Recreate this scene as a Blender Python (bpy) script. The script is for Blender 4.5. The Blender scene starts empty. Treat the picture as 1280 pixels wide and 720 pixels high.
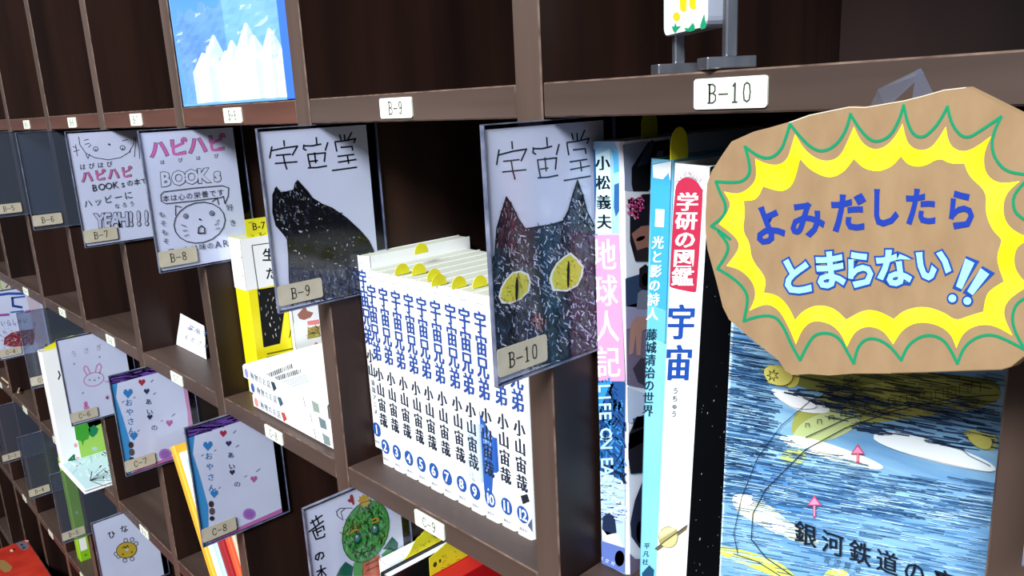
import bpy, bmesh, math, random
from mathutils import Vector, Matrix, Euler
from mathutils.geometry import tessellate_polygon
SC = bpy.context.scene; COL = SC.collection
random.seed(7)
# ------------------------------------------------------------------ camera
W = .2665            # column pitch (m); z = 0 is the top of the shelf board under the upper row
F_PX = 976.29; CAMLOC = Vector((.3237, -.3313, -.0088))
yaw, pit, rol = .8225, .2364, -.0492
cy, sy = math.cos(yaw), math.sin(yaw)
c_f = Vector((-sy*math.cos(pit), cy*math.cos(pit), -math.sin(pit)))
r0 = Vector((cy, sy, 0)); u0 = r0.cross(c_f)
c_r = math.cos(rol)*r0+math.sin(rol)*u0; c_u = -math.sin(rol)*r0+math.cos(rol)*u0
cam = bpy.data.cameras.new('camera'); co = bpy.data.objects.new('camera', cam); COL.objects.link(co)
cam.sensor_width = 36; cam.lens = F_PX/1280*36; cam.clip_start = .01
co.matrix_world = Matrix(((c_r.x, c_u.x, -c_f.x, CAMLOC.x), (c_r.y, c_u.y, -c_f.y, CAMLOC.y), (c_r.z, c_u.z, -c_f.z, CAMLOC.z), (0, 0, 0, 1)))
SC.camera = co
# ------------------------------------------------------------------ world, lights, exposure
SC.view_settings.view_transform = 'Standard'; SC.view_settings.look = 'None'
SC.view_settings.gamma = 1; SC.view_settings.exposure = 0.0
wd = bpy.data.worlds.new('world'); SC.world = wd; wd.use_nodes = True
wd.node_tree.nodes['Background'].inputs[0].default_value = (.72, .82, 1, 1)
wd.node_tree.nodes['Background'].inputs[1].default_value = .22
def area(name, loc, aim, size, power, color):
    l = bpy.data.lights.new(name, 'AREA'); l.shape = 'RECTANGLE'; l.size = size[0]; l.size_y = size[1]; l.energy = power; l.color = color
    o = bpy.data.objects.new(name, l); COL.objects.link(o); o.location = loc
    o.rotation_euler = (Vector(aim)-Vector(loc)).to_track_quat('-Z', 'Y').to_euler(); return o
area('window_light', (1.0, -2.9, 2.1), (-.4, 0, -.3), (1.5, 1.0), 330, (.93, .97, 1))
area('ceiling_light', (-2.2, -2.2, 1.1), (-1.8, 0, -.5), (1.2, .5), 22, (1, .86, .72))
# ------------------------------------------------------------------ materials
def lin(c):
    if isinstance(c, str): c = [int(c[i:i+2], 16)/255 for i in (0, 2, 4)]
    return tuple((x/12.92 if x <= .04045 else ((x+.055)/1.055)**2.4) for x in c)+(1,)
MATS = {}
def pmat(name, c1, c2=None, scale=40, rough=.6, spec=.4, bump=0, stretch=(1, 1, 1), metal=0, detail=4):
    if name in MATS: return MATS[name]
    m = bpy.data.materials.new(name); m.use_nodes = True; N = m.node_tree.nodes; L = m.node_tree.links
    b = N['Principled BSDF']; b.inputs['Roughness'].default_value = rough; b.inputs['Specular IOR Level'].default_value = spec
    b.inputs['Metallic'].default_value = metal
    t = N.new('ShaderNodeTexCoord'); mp = N.new('ShaderNodeMapping'); mp.inputs['Scale'].default_value = stretch
    n = N.new('ShaderNodeTexNoise'); n.inputs['Scale'].default_value = scale; n.inputs['Detail'].default_value = detail
    L.new(t.outputs['Object'], mp.inputs[0]); L.new(mp.outputs[0], n.inputs['Vector'])
    r = N.new('ShaderNodeValToRGB'); r.color_ramp.elements[0].position = .35; r.color_ramp.elements[1].position = .68
    r.color_ramp.elements[0].color = lin(c1); r.color_ramp.elements[1].color = lin(c2 or c1)
    L.new(n.outputs['Fac'], r.inputs[0]); L.new(r.outputs[0], b.inputs['Base Color'])
    if bump:
        bp = N.new('ShaderNodeBump'); bp.inputs['Strength'].default_value = bump; bp.inputs['Distance'].default_value = .001
        L.new(n.outputs['Fac'], bp.inputs['Height']); L.new(bp.outputs[0], b.inputs['Normal'])
    MATS[name] = m; return m
def ink(c, rough=.75):
    k = 'ink_'+(c if isinstance(c, str) else str(c))
    if k in MATS: return MATS[k]
    m = bpy.data.materials.new(k); m.use_nodes = True; b = m.node_tree.nodes['Principled BSDF']
    b.inputs['Base Color'].default_value = lin(c); b.inputs['Roughness'].default_value = rough; b.inputs['Specular IOR Level'].default_value = .15
    MATS[k] = m; return m
def clear(name, tint, gloss=.08, alpha=0, rough=.05):
    if name in MATS: return MATS[name]
    m = bpy.data.materials.new(name); m.use_nodes = True; N = m.node_tree.nodes; L = m.node_tree.links
    N.remove(N['Principled BSDF']); out = N['Material Output']
    tr = N.new('ShaderNodeBsdfTransparent'); tr.inputs[0].default_value = lin(tint)
    gl = N.new('ShaderNodeBsdfGlossy'); gl.inputs['Roughness'].default_value = rough
    mx = N.new('ShaderNodeMixShader'); mx.inputs[0].default_value = gloss; L.new(tr.outputs[0], mx.inputs[1]); L.new(gl.outputs[0], mx.inputs[2])
    if alpha:
        df = N.new('ShaderNodeBsdfDiffuse'); df.inputs[0].default_value = lin('BFD4F2')
        m2 = N.new('ShaderNodeMixShader'); m2.inputs[0].default_value = alpha
        L.new(mx.outputs[0], m2.inputs[1]); L.new(df.outputs[0], m2.inputs[2]); mx = m2
    L.new(mx.outputs[0], out.inputs[0]); MATS[name] = m; return m
WOODF = pmat('lit_wood_front', '43342D', '5C4B43', 22, .5, .35, .2, (1, 1, .08))  # divider fronts lightened: light put into the wood colour
WOODZ = pmat('shaded_wood', '190C09', '2F1B14', 22, .48, .35, .25, (1, 1, .08))  # sides and undersides darkened: shade of the cells put into the colour
WOODX = pmat('lit_wood_board', '3E302A', '574740', 22, .46, .35, .25, (.08, 1, 1))  # board tops and fronts lightened: light put into the wood colour
WOODR = pmat('red_brown_board', '4A2C22', '6C4639', 22, .46, .35, .25, (.08, 1, 1))  # lit board faces too, redder for the upper left boards
WORN = pmat('worn_wood_edge', '46322A', '7A665A', 60, .6, .3, .1, (1, 1, 1))
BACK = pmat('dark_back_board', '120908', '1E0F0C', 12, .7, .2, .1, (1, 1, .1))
PLATE = pmat('label_plate', 'E6EEDC', 'EFF5E6', 30, .35, .5)
BEIGE = pmat('beige_label', 'B3AB98', 'C0B9A6', 60, .5, .4)
PAPER = pmat('white_paper', 'E9EAF2', 'F3F4FA', 15, .65, .25, .05)
GLOSSW = pmat('white_book_cover', 'F2F4F6', 'FAFBFC', 15, .35, .45)
PAGES = pmat('book_pages', 'B9BCAB', 'CDD0C0', 400, .8, .1, .2, (1, .02, 1))
ACR = clear('clear_acrylic', 'F4F6FC', .035, 0, .12)
ACRD = clear('clear_acrylic_dark', '8088A0', .04, 0, .25)  # dark tint stands in for dark reflections in the clear sheet
ACRE = pmat('acrylic_edge', '4C5166', '7E849A', 60, .2, .6)
HAZE = clear('hazed_acrylic', 'D0D5E0', .10, .045, .3)  # clear plates; haze of reflections put into tint and diffuse part
YEL = pmat('yellow_marker', 'D9D21E', 'E6E030', 30, .6, .3)
CARDB = pmat('cardboard', '94795A', '9E8362', 90, .8, .2, .15, (1, 1, .6))
CHROME = pmat('brushed_steel', '9BA0AC', 'C8CCD6', 60, .22, .5, 0, (1, 1, .2), .9)
# ------------------------------------------------------------------ objects
def thing(name, label, cat, loc, rot=(0, 0, 0), group=None, kind=None):
    o = bpy.data.objects.new(name, None); COL.objects.link(o); o.empty_display_size = .01
    o.location = loc; o.rotation_euler = rot
    if label: o['label'] = label
    if cat: o['category'] = cat
    if group: o['group'] = group
    if kind: o['kind'] = kind
    o['_'] = 0; del o['_']
    XF[o.name] = Matrix.Translation(Vector(loc)) @ Euler(rot).to_matrix().to_4x4()
    return o
XF = {}
def xf(o):
    while o is not None and o.name not in XF: o = o.parent
    return XF[o.name] if o is not None else Matrix.Identity(4)
class MB:
    def __init__(s): s.v = []; s.f = []; s.m = []
    def add(s, vs, fs, mi=0):
        b = len(s.v); s.v += [tuple(v) for v in vs]; s.f += [tuple(i+b for i in f) for f in fs]; s.m += [mi]*len(fs)
    def box(s, x0, x1, y0, y1, z0, z1, mi=0):
        s.add([(x, y, z) for z in (z0, z1) for y in (y0, y1) for x in (x0, x1)],
              [(0, 2, 3, 1), (4, 5, 7, 6), (0, 1, 5, 4), (2, 6, 7, 3), (0, 4, 6, 2), (1, 3, 7, 5)], mi)
    def prism(s, poly, axis, a, b, mi=0):
        ar = sum(poly[i][0]*poly[(i+1) % len(poly)][1]-poly[(i+1) % len(poly)][0]*poly[i][1] for i in range(len(poly)))
        if (ar < 0) != (axis == 'y'): poly = poly[::-1]
        mk = {'z': lambda p, t: (p[0], p[1], t), 'x': lambda p, t: (t, p[0], p[1]), 'y': lambda p, t: (p[0], t, p[1])}[axis]
        n = len(poly); vs = [mk(p, a) for p in poly]+[mk(p, b) for p in poly]
        s.add(vs, [tuple(range(n))[::-1], tuple(range(n, 2*n))]+[(i, (i+1) % n, n+(i+1) % n, n+i) for i in range(n)], mi)
    def cyl(s, c, r, axis, a, b, n=20, mi=0):
        s.prism([(c[0]+r*math.cos(2*math.pi*i/n), c[1]+r*math.sin(2*math.pi*i/n)) for i in range(n)], axis, a, b, mi)
    def build(s, name, mats, parent=None, bevel=0, bevmat=None, smooth=False):
        me = bpy.data.meshes.new(name); me.from_pydata(s.v, [], s.f)
        mats = mats if isinstance(mats, (list, tuple)) else [mats]
        for m in mats: me.materials.append(m)
        me.polygons.foreach_set('material_index', s.m); me.update()
        if bevel:
            if bevmat: me.materials.append(bevmat)
            bm = bmesh.new(); bm.from_mesh(me)
            bmesh.ops.bevel(bm, geom=list(bm.edges), offset=bevel, segments=2 if not bevmat else 1, affect='EDGES', profile=.5, material=len(mats) if bevmat else -1)
            bm.to_mesh(me); bm.free()
        if smooth:
            for p in me.polygons: p.use_smooth = True
        o = bpy.data.objects.new(name, me); COL.objects.link(o)
        if parent is not None: o.parent = parent
        return o
def share(name, o, parent):
    c = bpy.data.objects.new(name, o.data); COL.objects.link(c); c.parent = parent; return c
# pixel of the photograph -> point of a given plane (used to measure where things and marks sit)
def ray(px, py): return (c_f*F_PX+c_r*(px-640)-c_u*(py-360)).normalized()
def atx(px, py, X): d = ray(px, py); return CAMLOC+d*((X-CAMLOC.x)/d.x)
def aty(px, py, Y): d = ray(px, py); return CAMLOC+d*((Y-CAMLOC.y)/d.y)
def atz(px, py, Z): d = ray(px, py); return CAMLOC+d*((Z-CAMLOC.z)/d.z)
_G = {}
def glyph(ch, off=0, fit=False):
    k = (ch, off)
    if k not in _G:
        c = bpy.data.curves.new('t', 'FONT'); c.body = ch; c.resolution_u = 2; c.offset = off
        o = bpy.data.objects.new('t', c); COL.objects.link(o)
        m = bpy.data.meshes.new_from_object(o.evaluated_get(bpy.context.evaluated_depsgraph_get()))
        _G[k] = ([tuple(v.co)[:2] for v in m.vertices], [tuple(p.vertices) for p in m.polygons])
        bpy.data.objects.remove(o); bpy.data.curves.remove(c); bpy.data.meshes.remove(m)
    vs, fs = _G[k]
    if not vs: return [], []
    if ord(ch) < 128:
        xs = [v[0] for v in vs]; cx = (min(xs)+max(xs))/2
        return [((x-cx)/.72, (y-.345)/.72) for x, y in vs], fs
    return [(x-.5, y-.38) for x, y in vs], fs
class Art:
    """flat print: marks lying on one plane of a thing, px = pixel of the photo, or metres (u right, v down) if uv"""
    def __init__(s, parent, o, u, v, uv=False, tf=None):
        s.p = parent; s.o = Vector(o); s.u = Vector(u).normalized(); s.v = Vector(v).normalized(); s.n = s.v.cross(s.u)
        s.uv = uv; s.M = xf(parent); s.mb = MB(); s.mats = []; s.k = 1; s.tf = tf; s.clip = None; s.bend = None
        Mi = s.M.inverted(); s.lo = Mi @ CAMLOC; s.Mi3 = Mi.to_3x3()
    def loc(s, q):
        if s.tf: q = s.tf(q)
        if s.uv: a, b = q
        else:
            d = s.Mi3 @ ray(*q); t = (s.o-s.lo).dot(s.n)/d.dot(s.n); w = s.lo+d*t-s.o; a, b = w.dot(s.u), w.dot(s.v)
        if s.clip: a = min(max(a, s.clip[0]), s.clip[2]); b = min(max(b, s.clip[1]), s.clip[3])
        return a, b
    def mi(s, c):
        m = c if isinstance(c, bpy.types.Material) else ink(c)
        if m not in s.mats: s.mats.append(m)
        return s.mats.index(m)
    def _p(s, ab): return s.o+s.u*ab[0]+s.v*ab[1]+s.n*(.00009*s.k-(s.bend(ab[0]) if s.bend else 0))
    def layer(s, d=1): s.k += d; return s
    def poly(s, pts, c):
        q = [s.loc(p) for p in pts]; ix = tessellate_polygon([[Vector((a, b, 0)) for a, b in q]])
        out = []
        for t in ix:
            a, b, c3 = (q[i] for i in t); cr = (b[0]-a[0])*(c3[1]-a[1])-(b[1]-a[1])*(c3[0]-a[0])
            out.append(tuple(t) if cr < 0 else tuple(t)[::-1])
        s.mb.add([s._p(x) for x in q], out, s.mi(c)); return s
    def rect(s, x0, y0, x1, y1, c): return s.poly([(x0, y0), (x1, y0), (x1, y1), (x0, y1)], c)
    def ell(s, cx, cy_, rx, ry, c, rot=0, n=18):
        cr, sr = math.cos(rot), math.sin(rot)
        return s.poly([(cx+rx*math.cos(t)*cr-ry*math.sin(t)*sr, cy_+rx*math.cos(t)*sr+ry*math.sin(t)*cr) for t in [2*math.pi*i/n for i in range(n)]], c)
    def line(s, pts, w, c, close=False):
        """w in the same unit as the points"""
        pts = list(pts)+([pts[0]] if close else []); mi = s.mi(c)
        k0 = s.k
        for ii, (a, b) in enumerate(zip(pts, pts[1:])):
            s.k = k0+.25*(ii % 2)
            dx, dy = b[0]-a[0], b[1]-a[1]; L = math.hypot(dx, dy) or 1; nx, ny = -dy/L*w/2, dx/L*w/2; ex, ey = dx/L*w*.3, dy/L*w*.3
            q = [s.loc(p) for p in ((a[0]+nx-ex, a[1]+ny-ey), (b[0]+nx+ex, b[1]+ny+ey), (b[0]-nx+ex, b[1]-ny+ey), (a[0]-nx-ex, a[1]-ny-ey))]
            cr = (q[1][0]-q[0][0])*(q[2][1]-q[0][1])-(q[1][1]-q[0][1])*(q[2][0]-q[0][0])
            s.mb.add([s._p(x) for x in q], [(0, 1, 2, 3) if cr < 0 else (3, 2, 1, 0)], mi)
        s.k = k0
        return s
    def txt(s, st, p0, p1, w, h, c, off=0, vert=False, skew=None, bold=0):
        if bold:
            for b_ in (-bold, bold):
                s.k += .2; s.txt(st, (p0[0]+b_, p0[1]), (p1[0]+b_, p1[1]), w, h, c, off, vert, skew)
            s.k += .2
        n = len(st); dx, dy = p1[0]-p0[0], p1[1]-p0[1]
        if dx == 0 and dy == 0: dx, dy = ((0, 1e-9) if vert else (1e-9, 0))
        L = math.hypot(dx, dy)
        if vert:
            dn = (dx/L, dy/L); ex = skew or (1, 0); ex = (ex[0]*w, ex[1]*w); ey = (dn[0]*h, dn[1]*h)
        else:
            ex = (dx/L*w, dy/L*w); dn = skew or (-dy/L, dx/L); ey = (dn[0]*h, dn[1]*h)
        mi = s.mi(c)
        for i, ch in enumerate(st):
            t = i/(n-1) if n > 1 else 0; cx, cy_ = p0[0]+dx*t, p0[1]+dy*t
            vs, fs = glyph(ch, off)
            q = [s.loc((cx+x*ex[0]-y*ey[0], cy_+x*ex[1]-y*ey[1])) for x, y in vs]
            if q: s.mb.add([s._p(x) for x in q], fs, mi)
        return s
    def scrib(s, poly, c, n, l, w, ang, jit=.3):
        xs = [p[0] for p in poly]; ys = [p[1] for p in poly]; k = 0; tr = 0
        while k < n and tr < n*20:
            tr += 1; x = random.uniform(min(xs), max(xs)); y = random.uniform(min(ys), max(ys)); ins = False
            for (ax, ay), (bx, by) in zip(poly, poly[1:]+poly[:1]):
                if (ay > y) != (by > y) and x < (bx-ax)*(y-ay)/(by-ay)+ax: ins = not ins
            if not ins: continue
            k += 1; a = ang+random.uniform(-jit, jit); ll = l*random.uniform(.4, 1.3)/2
            cc = random.choice(c) if isinstance(c, (list, tuple)) else c
            s.line([(x-ll*math.cos(a), y-ll*math.sin(a)), (x+ll*math.cos(a), y+ll*math.sin(a))], w*random.uniform(.5, 1.3), cc)
        return s
    def done(s, name='artwork', label=None):
        o = s.mb.build(name, s.mats, s.p)
        if label: o['label'] = label
        return o
def smooth(pts, closed=False, it=2, lim=62):
    for _ in range(it):
        n = len(pts); o_ = []
        for i, p in enumerate(pts):
            if not closed and i in (0, n-1): o_.append(p); continue
            a, b = pts[i-1], pts[(i+1) % n]
            t = math.degrees(abs((math.atan2(b[1]-p[1], b[0]-p[0])-math.atan2(p[1]-a[1], p[0]-a[0])+math.pi) % (2*math.pi)-math.pi))
            if t > lim: o_.append(p)
            else: o_ += [(p[0]*.75+a[0]*.25, p[1]*.75+a[1]*.25), (p[0]*.75+b[0]*.25, p[1]*.75+b[1]*.25)]
        pts = o_
    return pts
def cr(x0, y0, k, pts): return [(x0+a/k, y0+b/k) for a, b in pts]
SER = {'B': [[(.0, 0), (.62, 0), (.9, .12), (.9, .36), (.62, .48), (.2, .48)], [(.62, .48), (.98, .6), (.98, .86), (.65, 1), (0, 1)], [(.2, 0), (.2, 1)]],
       'C': [[(.95, .3), (.92, .1), (.6, 0), (.3, .08), (.08, .35), (.08, .65), (.3, .92), (.6, 1), (.9, .88), (.97, .72)]],
       'D': [[(0, 0), (.5, 0), (.85, .2), (.95, .5), (.85, .8), (.5, 1), (0, 1)], [(.2, 0), (.2, 1)]], 'E': [[(.95, .2), (.95, 0), (0, 0)], [(.2, 0), (.2, 1)], [(.2, .48), (.7, .48)], [(0, 1), (.95, 1), (.95, .8)]],
       '-': [[(-.05, .55), (1.05, .55)]], '1': [[(.25, .15), (.5, 0), (.5, 1)], [(.2, 1), (.8, 1)]],
       '0': [[(.5, 0), (.8, .1), (.9, .5), (.8, .9), (.5, 1), (.2, .9), (.1, .5), (.2, .1), (.5, 0)]], '2': [[(.1, .25), (.25, .03), (.6, 0), (.88, .2), (.8, .45), (.1, 1), (.92, 1), (.95, .85)]],
       '3': [[(.1, .15), (.4, 0), (.8, .1), (.8, .38), (.45, .47), (.85, .58), (.88, .85), (.5, 1), (.1, .88)]], '4': [[(.7, 1), (.7, 0), (.05, .7), (.98, .7)]],
       '5': [[(.85, 0), (.25, 0), (.2, .45), (.6, .38), (.9, .6), (.82, .9), (.45, 1), (.1, .88)]], '6': [[(.85, .12), (.5, 0), (.18, .3), (.1, .7), (.3, .97), (.7, .97), (.9, .72), (.7, .46), (.4, .46), (.12, .65)]],
       '7': [[(.08, .15), (.1, 0), (.92, 0), (.45, 1)]], '8': [[(.5, 0), (.85, .12), (.8, .38), (.5, .48), (.12, .65), (.15, .9), (.5, 1), (.88, .9), (.9, .65), (.5, .48), (.2, .38), (.18, .12), (.5, 0)]],
       '9': [[(.88, .32), (.65, .54), (.3, .52), (.1, .28), (.3, .03), (.7, .03), (.9, .3), (.8, .7), (.5, 1), (.15, .9)]]}
def serif(a, st, cx, cy_, h, c):
    w = h*.50; g = h*.72; x = cx-g*(len(st)-1)/2
    for ch in st:
        for ln in SER[ch]: a.line([(x+(p[0]-.5)*w, cy_+(p[1]-.5)*h) for p in ln], h*.095, c)
        for ln in SER[ch][:3]:
            for p, q in zip(ln, ln[1:]):
                if p[0] == q[0] and abs(p[1]-q[1]) == 1: a.line([(x+(p[0]-.5)*w, cy_-h*.5), (x+(p[0]-.5)*w, cy_+h*.5)], h*.12, c)
        x += g
# ================================================================== the setting
RP = .3276
def struct(name, mb, m): o = mb.build(name, m); o['kind'] = 'structure'; return o
FL = -1.70
m = MB(); m.box(-6, 4, -5, 1.4, FL-.05, FL); struct('floor', m, pmat('floor_boards', '6B5646', '86705C', 6, .6, .3, 0, (.3, 3, 1)))
m = MB(); m.box(-6, 4, .42, .52, FL, 1.3); struct('wall_back', m, pmat('plaster_wall', 'A9A49A', 'B7B2A8', 8, .9, .2, .1))
# ================================================================== pigeonhole shelf
shelf = thing('pigeonhole_shelf', 'dark brown wooden pigeonhole shelf unit filling the wall, with small numbered plates', 'shelf', (0, 0, FL))
S0 = FL
N0, N1 = -12, 2
T = .022; BT = .0198; DEP = .381
ROWS = [1, 0, -1, -2, -3, -4, -5]
for k in range(N0, N1+1):
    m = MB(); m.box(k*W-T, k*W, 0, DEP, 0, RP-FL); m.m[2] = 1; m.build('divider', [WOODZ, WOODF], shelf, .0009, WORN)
for r in ROWS:
    for k in range(N0, N1):
        x0, x1 = k*W+.0006, (k+1)*W-T-.0002; zt = r*RP-S0
        dz = random.uniform(-.0004, .0004)
        m = MB(); m.box(x0, x1, .0004, DEP, zt-BT+dz, zt+dz)
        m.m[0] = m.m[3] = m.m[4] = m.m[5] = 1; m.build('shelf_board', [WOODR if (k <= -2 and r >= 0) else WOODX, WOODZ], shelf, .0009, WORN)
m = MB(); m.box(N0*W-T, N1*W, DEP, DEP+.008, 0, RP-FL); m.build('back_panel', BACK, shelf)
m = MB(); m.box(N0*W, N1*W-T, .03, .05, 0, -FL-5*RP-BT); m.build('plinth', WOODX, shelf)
def rrect(x0, y0, x1, y1, r, n=4):
    out = []
    for cx, cy_, a in ((x1-r, y1-r, 0), (x0+r, y1-r, 90), (x0+r, y0+r, 180), (x1-r, y0+r, 270)):
        for i in range(n+1):
            t = math.radians(a+90*i/n); out.append((cx+r*math.cos(t), cy_+r*math.sin(t)))
    return out
for r, let in ((0, 'B'), (-1, 'C'), (-2, 'D'), (-3, 'E')):
    for k in range(-8, 2):
        xc = k*W+.1222; zc = r*RP-.0106-S0; cn = k+10
        if cn > 11: continue
        m = MB(); m.prism(rrect(xc-.0192, zc-.0071, xc+.0192, zc+.0071, .0016), 'y', -.0008, .0004)
        p = m.build('shelf_label', PLATE, shelf)
        a = Art(p, (xc, -.0008, zc), (1, 0, 0), (0, 0, -1), uv=True)
        st = '%s-%d' % (let, cn); n = len(st)
        serif(a, st, 0, 0, .0085, '3A4038')
        a.done('lettering')
# ================================================================== postcard holders on the dividers
HOLD = {}
CW = .100; CH = .146
def holder(n, r, text, label, paper=PAPER, blank=False):
    """clear acrylic holder flat on the right side of divider n, sticking out over the front"""
    x = n*W; zt = r*RP-.0200
    t = thing('card_holder', label, 'card holder', (x+.0003, 0, zt-.0004), group='clear postcard holders sticking out of the dividers')
    def sh(nm, key, mk, mats, par=t, bev=0):
        if key in HOLD: return share(nm, HOLD[key], par)
        m = MB(); mk(m); HOLD[key] = m.build(nm, mats, par, bev); return HOLD[key]
    if blank:
        sh('back_sheet', 'blank', lambda m: m.box(0, .0022, -.0485, .061, -.1500, -.001), HAZE, bev=.0004)
    else:
        sh('back_sheet', 'back', lambda m: m.box(0, .0011, -.0485, .061, -.1500, -.001), ACRD)
        c = MB(); c.box(.0012, .0016, -.048, .052, -.1485, -.0035)
        card = c.build('card', paper, t)
        sh('front_sheet', 'front', lambda m: m.box(.0024, .0030, -.0487, .0612, -.1500, -.001), ACR)
    sh('rim', 'rim', lambda m: (m.box(0, .0034, -.0490, -.0485, -.1505, -.0006), m.box(0, .0034, -.0490, .0615, -.1505, -.1499), m.box(0, .0034, -.0490, .0615, -.0012, -.0006), m.box(0, .0034, .0612, .0617, -.1505, -.0006)), ACRE)
    lb = sh('label', 'label', lambda m: m.prism(rrect(-.0485, -.1445, -.0075, -.1275, .002), 'x', .0031, .0036), BEIGE)
    a = Art(lb, (.0036, -.028, -.136), (0, 1, 0), (0, 0, -1), uv=True); k = len(text)
    serif(a, text, 0, 0, .0088, '34302E'); a.done('lettering')
    if blank: return t, None
    return t, Art(card, (.0016, -.048, -.0035), (0, 1, 0), (0, 0, -1))
def clipcard(a): a.clip = (0, 0, CW, .145); return a
WALLTXT = 'sticking out of the shelf'
# ---- B-10 cat face
t, a = holder(0, 0, 'B-10', 'holder with a drawing of a cat face with big yellow eyes, tag B-10'); clipcard(a)
K1 = lambda pts: cr(595, 145, 4.3625, pts); K2 = lambda pts: cr(600, 300, 4.116, pts)
KAN = [[(195, 140), (198, 178)], [(125, 185), (118, 225), (112, 265)], [(125, 212), (200, 192), (275, 180), (245, 245)], [(150, 247), (235, 238)], [(145, 305), (272, 293)], [(192, 247), (200, 300), (212, 345)],
       [(385, 118), (388, 162)], [(312, 172), (310, 200), (325, 208)], [(318, 178), (360, 178), (412, 165)], [(452, 155), (438, 210)], [(335, 240), (342, 290), (350, 330)], [(335, 240), (438, 228), (432, 290)], [(338, 337), (390, 334), (445, 323)], [(375, 228), (382, 300)], [(350, 290), (392, 284)],
       [(522, 95), (530, 130)], [(550, 95), (552, 130)], [(592, 78), (570, 130)], [(495, 145), (560, 136), (615, 122), (606, 150)], [(495, 150), (505, 212)], [(530, 185), (595, 178), (598, 205)], [(512, 250), (605, 236)], [(515, 292), (618, 272)], [(568, 250), (575, 300)], [(480, 352), (622, 328)]]
for st in KAN: a.line(K1(st), 1.9, '262638')
a.layer(3)
cat = K1([(100, 720), (108, 610), (135, 520), (160, 440), (185, 480), (225, 560), (262, 615), (330, 603), (400, 592), (470, 572), (500, 510), (525, 420), (548, 350), (575, 430), (600, 520), (640, 600), (680, 720)])+[(752, 440), (700, 452), (655, 462), (621, 472), (610, 400), (606, 360)]
a.poly(cat, '24262F').layer()
a.poly(K1([(430, 600), (480, 570), (520, 470), (548, 370), (600, 520), (680, 720)])+[(750, 436), (700, 447), (698, 380), (690, 300)], '3F3B41').layer()
a.scrib(cat, ['C6C8D6', '9EA0B2', 'E6E6EE', '6C7488'], 520, 6.5, 1.3, 1.2, .9)
a.scrib(cat, ['2E4B66', '31506E', '14151C', '0E0E14'], 420, 9, 1.5, 1.3, .8).layer()
a.scrib(cat, ['101018', '1B1C26'], 300, 9, 1.8, 1.4, .7)
a.scrib(cat, ['E4E6EE', 'BFC2CE'], 230, 5, 1.3, 1.1, 1.2).layer()
a.poly(K1([(163, 450), (205, 590), (205, 720), (118, 720), (112, 600)]), '3A2630').layer()
a.scrib(K1([(163, 450), (205, 590), (205, 740), (118, 740), (112, 600)]), ['8E2F45', '5A4A55', '20141A', 'A9A0AA'], 90, 5, .9, 1.6, .5).layer()
a.line(K1([(100, 720), (108, 610), (135, 520), (160, 440), (185, 480), (225, 560), (262, 615), (330, 603), (400, 592), (470, 572), (500, 510), (525, 420), (548, 350), (575, 430), (600, 520), (640, 600)]), 1.5, '16161E').layer()
for e in ([(88, 290), (100, 245), (125, 200), (160, 165), (205, 155), (245, 175), (256, 215), (248, 262), (205, 305), (150, 328), (105, 325)],
          [(348, 200), (358, 165), (385, 118), (425, 82), (458, 62), (495, 95), (527, 135), (520, 185), (495, 235), (440, 264), (365, 260)]):
    E_ = K2(e); cx = sum(p[0] for p in E_)/len(E_); cy_ = sum(p[1] for p in E_)/len(E_)
    a.poly(E_, 'E9EAE2').layer(); I = [(cx+(x-cx)*.86, cy_+(y-cy_)*.88) for x, y in E_]
    a.poly(I, 'D3CC45').layer(); a.scrib(I, ['C9B53A', 'DFDA62', 'C9D04E'], 60, 5, 1.2, 1.0, .9); a.layer()
a.ell(*K2([(180, 250)])[0], 1.7, 15.5, '15151A', .02).ell(*K2([(445, 175)])[0], 1.6, 17, '15151A', .02)
a.scrib(K2([(255, 400), (300, 375), (335, 410), (320, 460), (265, 455)]), ['B98C95', '8E6B74', 'D0AFB4'], 26, 7, 1.3, 1.5, .2)
a.done('drawing')
# ---- B-9 sitting black cat
t, a = holder(-1, 0, 'B-9', 'holder with a drawing of a seated black cat, tag B-9'); clipcard(a)
K = lambda pts: cr(315, 150, 3.0, pts)
for st in KAN: a.line(K([((x-112)*.64+66, (y-78)*.52+45+(0 if x < 480 else 2)) for x, y in st]), 2.0, '1D1D28')
a.layer(2)
cat = K([(90, 250), (103, 272), (130, 268), (155, 262), (160, 238), (170, 226), (182, 240), (205, 265), (225, 292), (262, 315), (300, 330), (355, 368), (405, 415), (435, 450), (455, 490), (468, 640), (400, 668), (150, 690), (138, 600), (135, 500), (130, 445), (110, 420), (88, 395), (76, 345), (76, 280)])
a.poly(cat, '0D0E12').layer()
a.scrib(cat, ['3A3D44', '2A2D34', '16181C'], 260, 6, 1.1, .9, 1.0)
a.scrib(cat, ['9A9EA6', 'E6E8EE', '9B9C60'], 120, 2.4, 1.0, .9, 1.4).layer()
a.scrib(K([(90, 270), (160, 240), (200, 290), (170, 400), (110, 410), (85, 360)]), ['B9BCC4', '70747C'], 55, 4, .8, 1.2, .7)
low = K([(140, 560), (465, 560), (470, 640), (400, 668), (145, 690)])
a.poly(low, '343B4A').layer(); a.scrib(low, ['8D94A6', '5F6678', '12141C', '11131B', '3F4656'], 260, 5, 1.2, 1.3, 1.1).layer()
a.scrib(low, ['14151B'], 60, 12, 1.5, 1.5, .4)
a.line(cat, 1.0, '0A0A0E', True); a.done('drawing')
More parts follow.
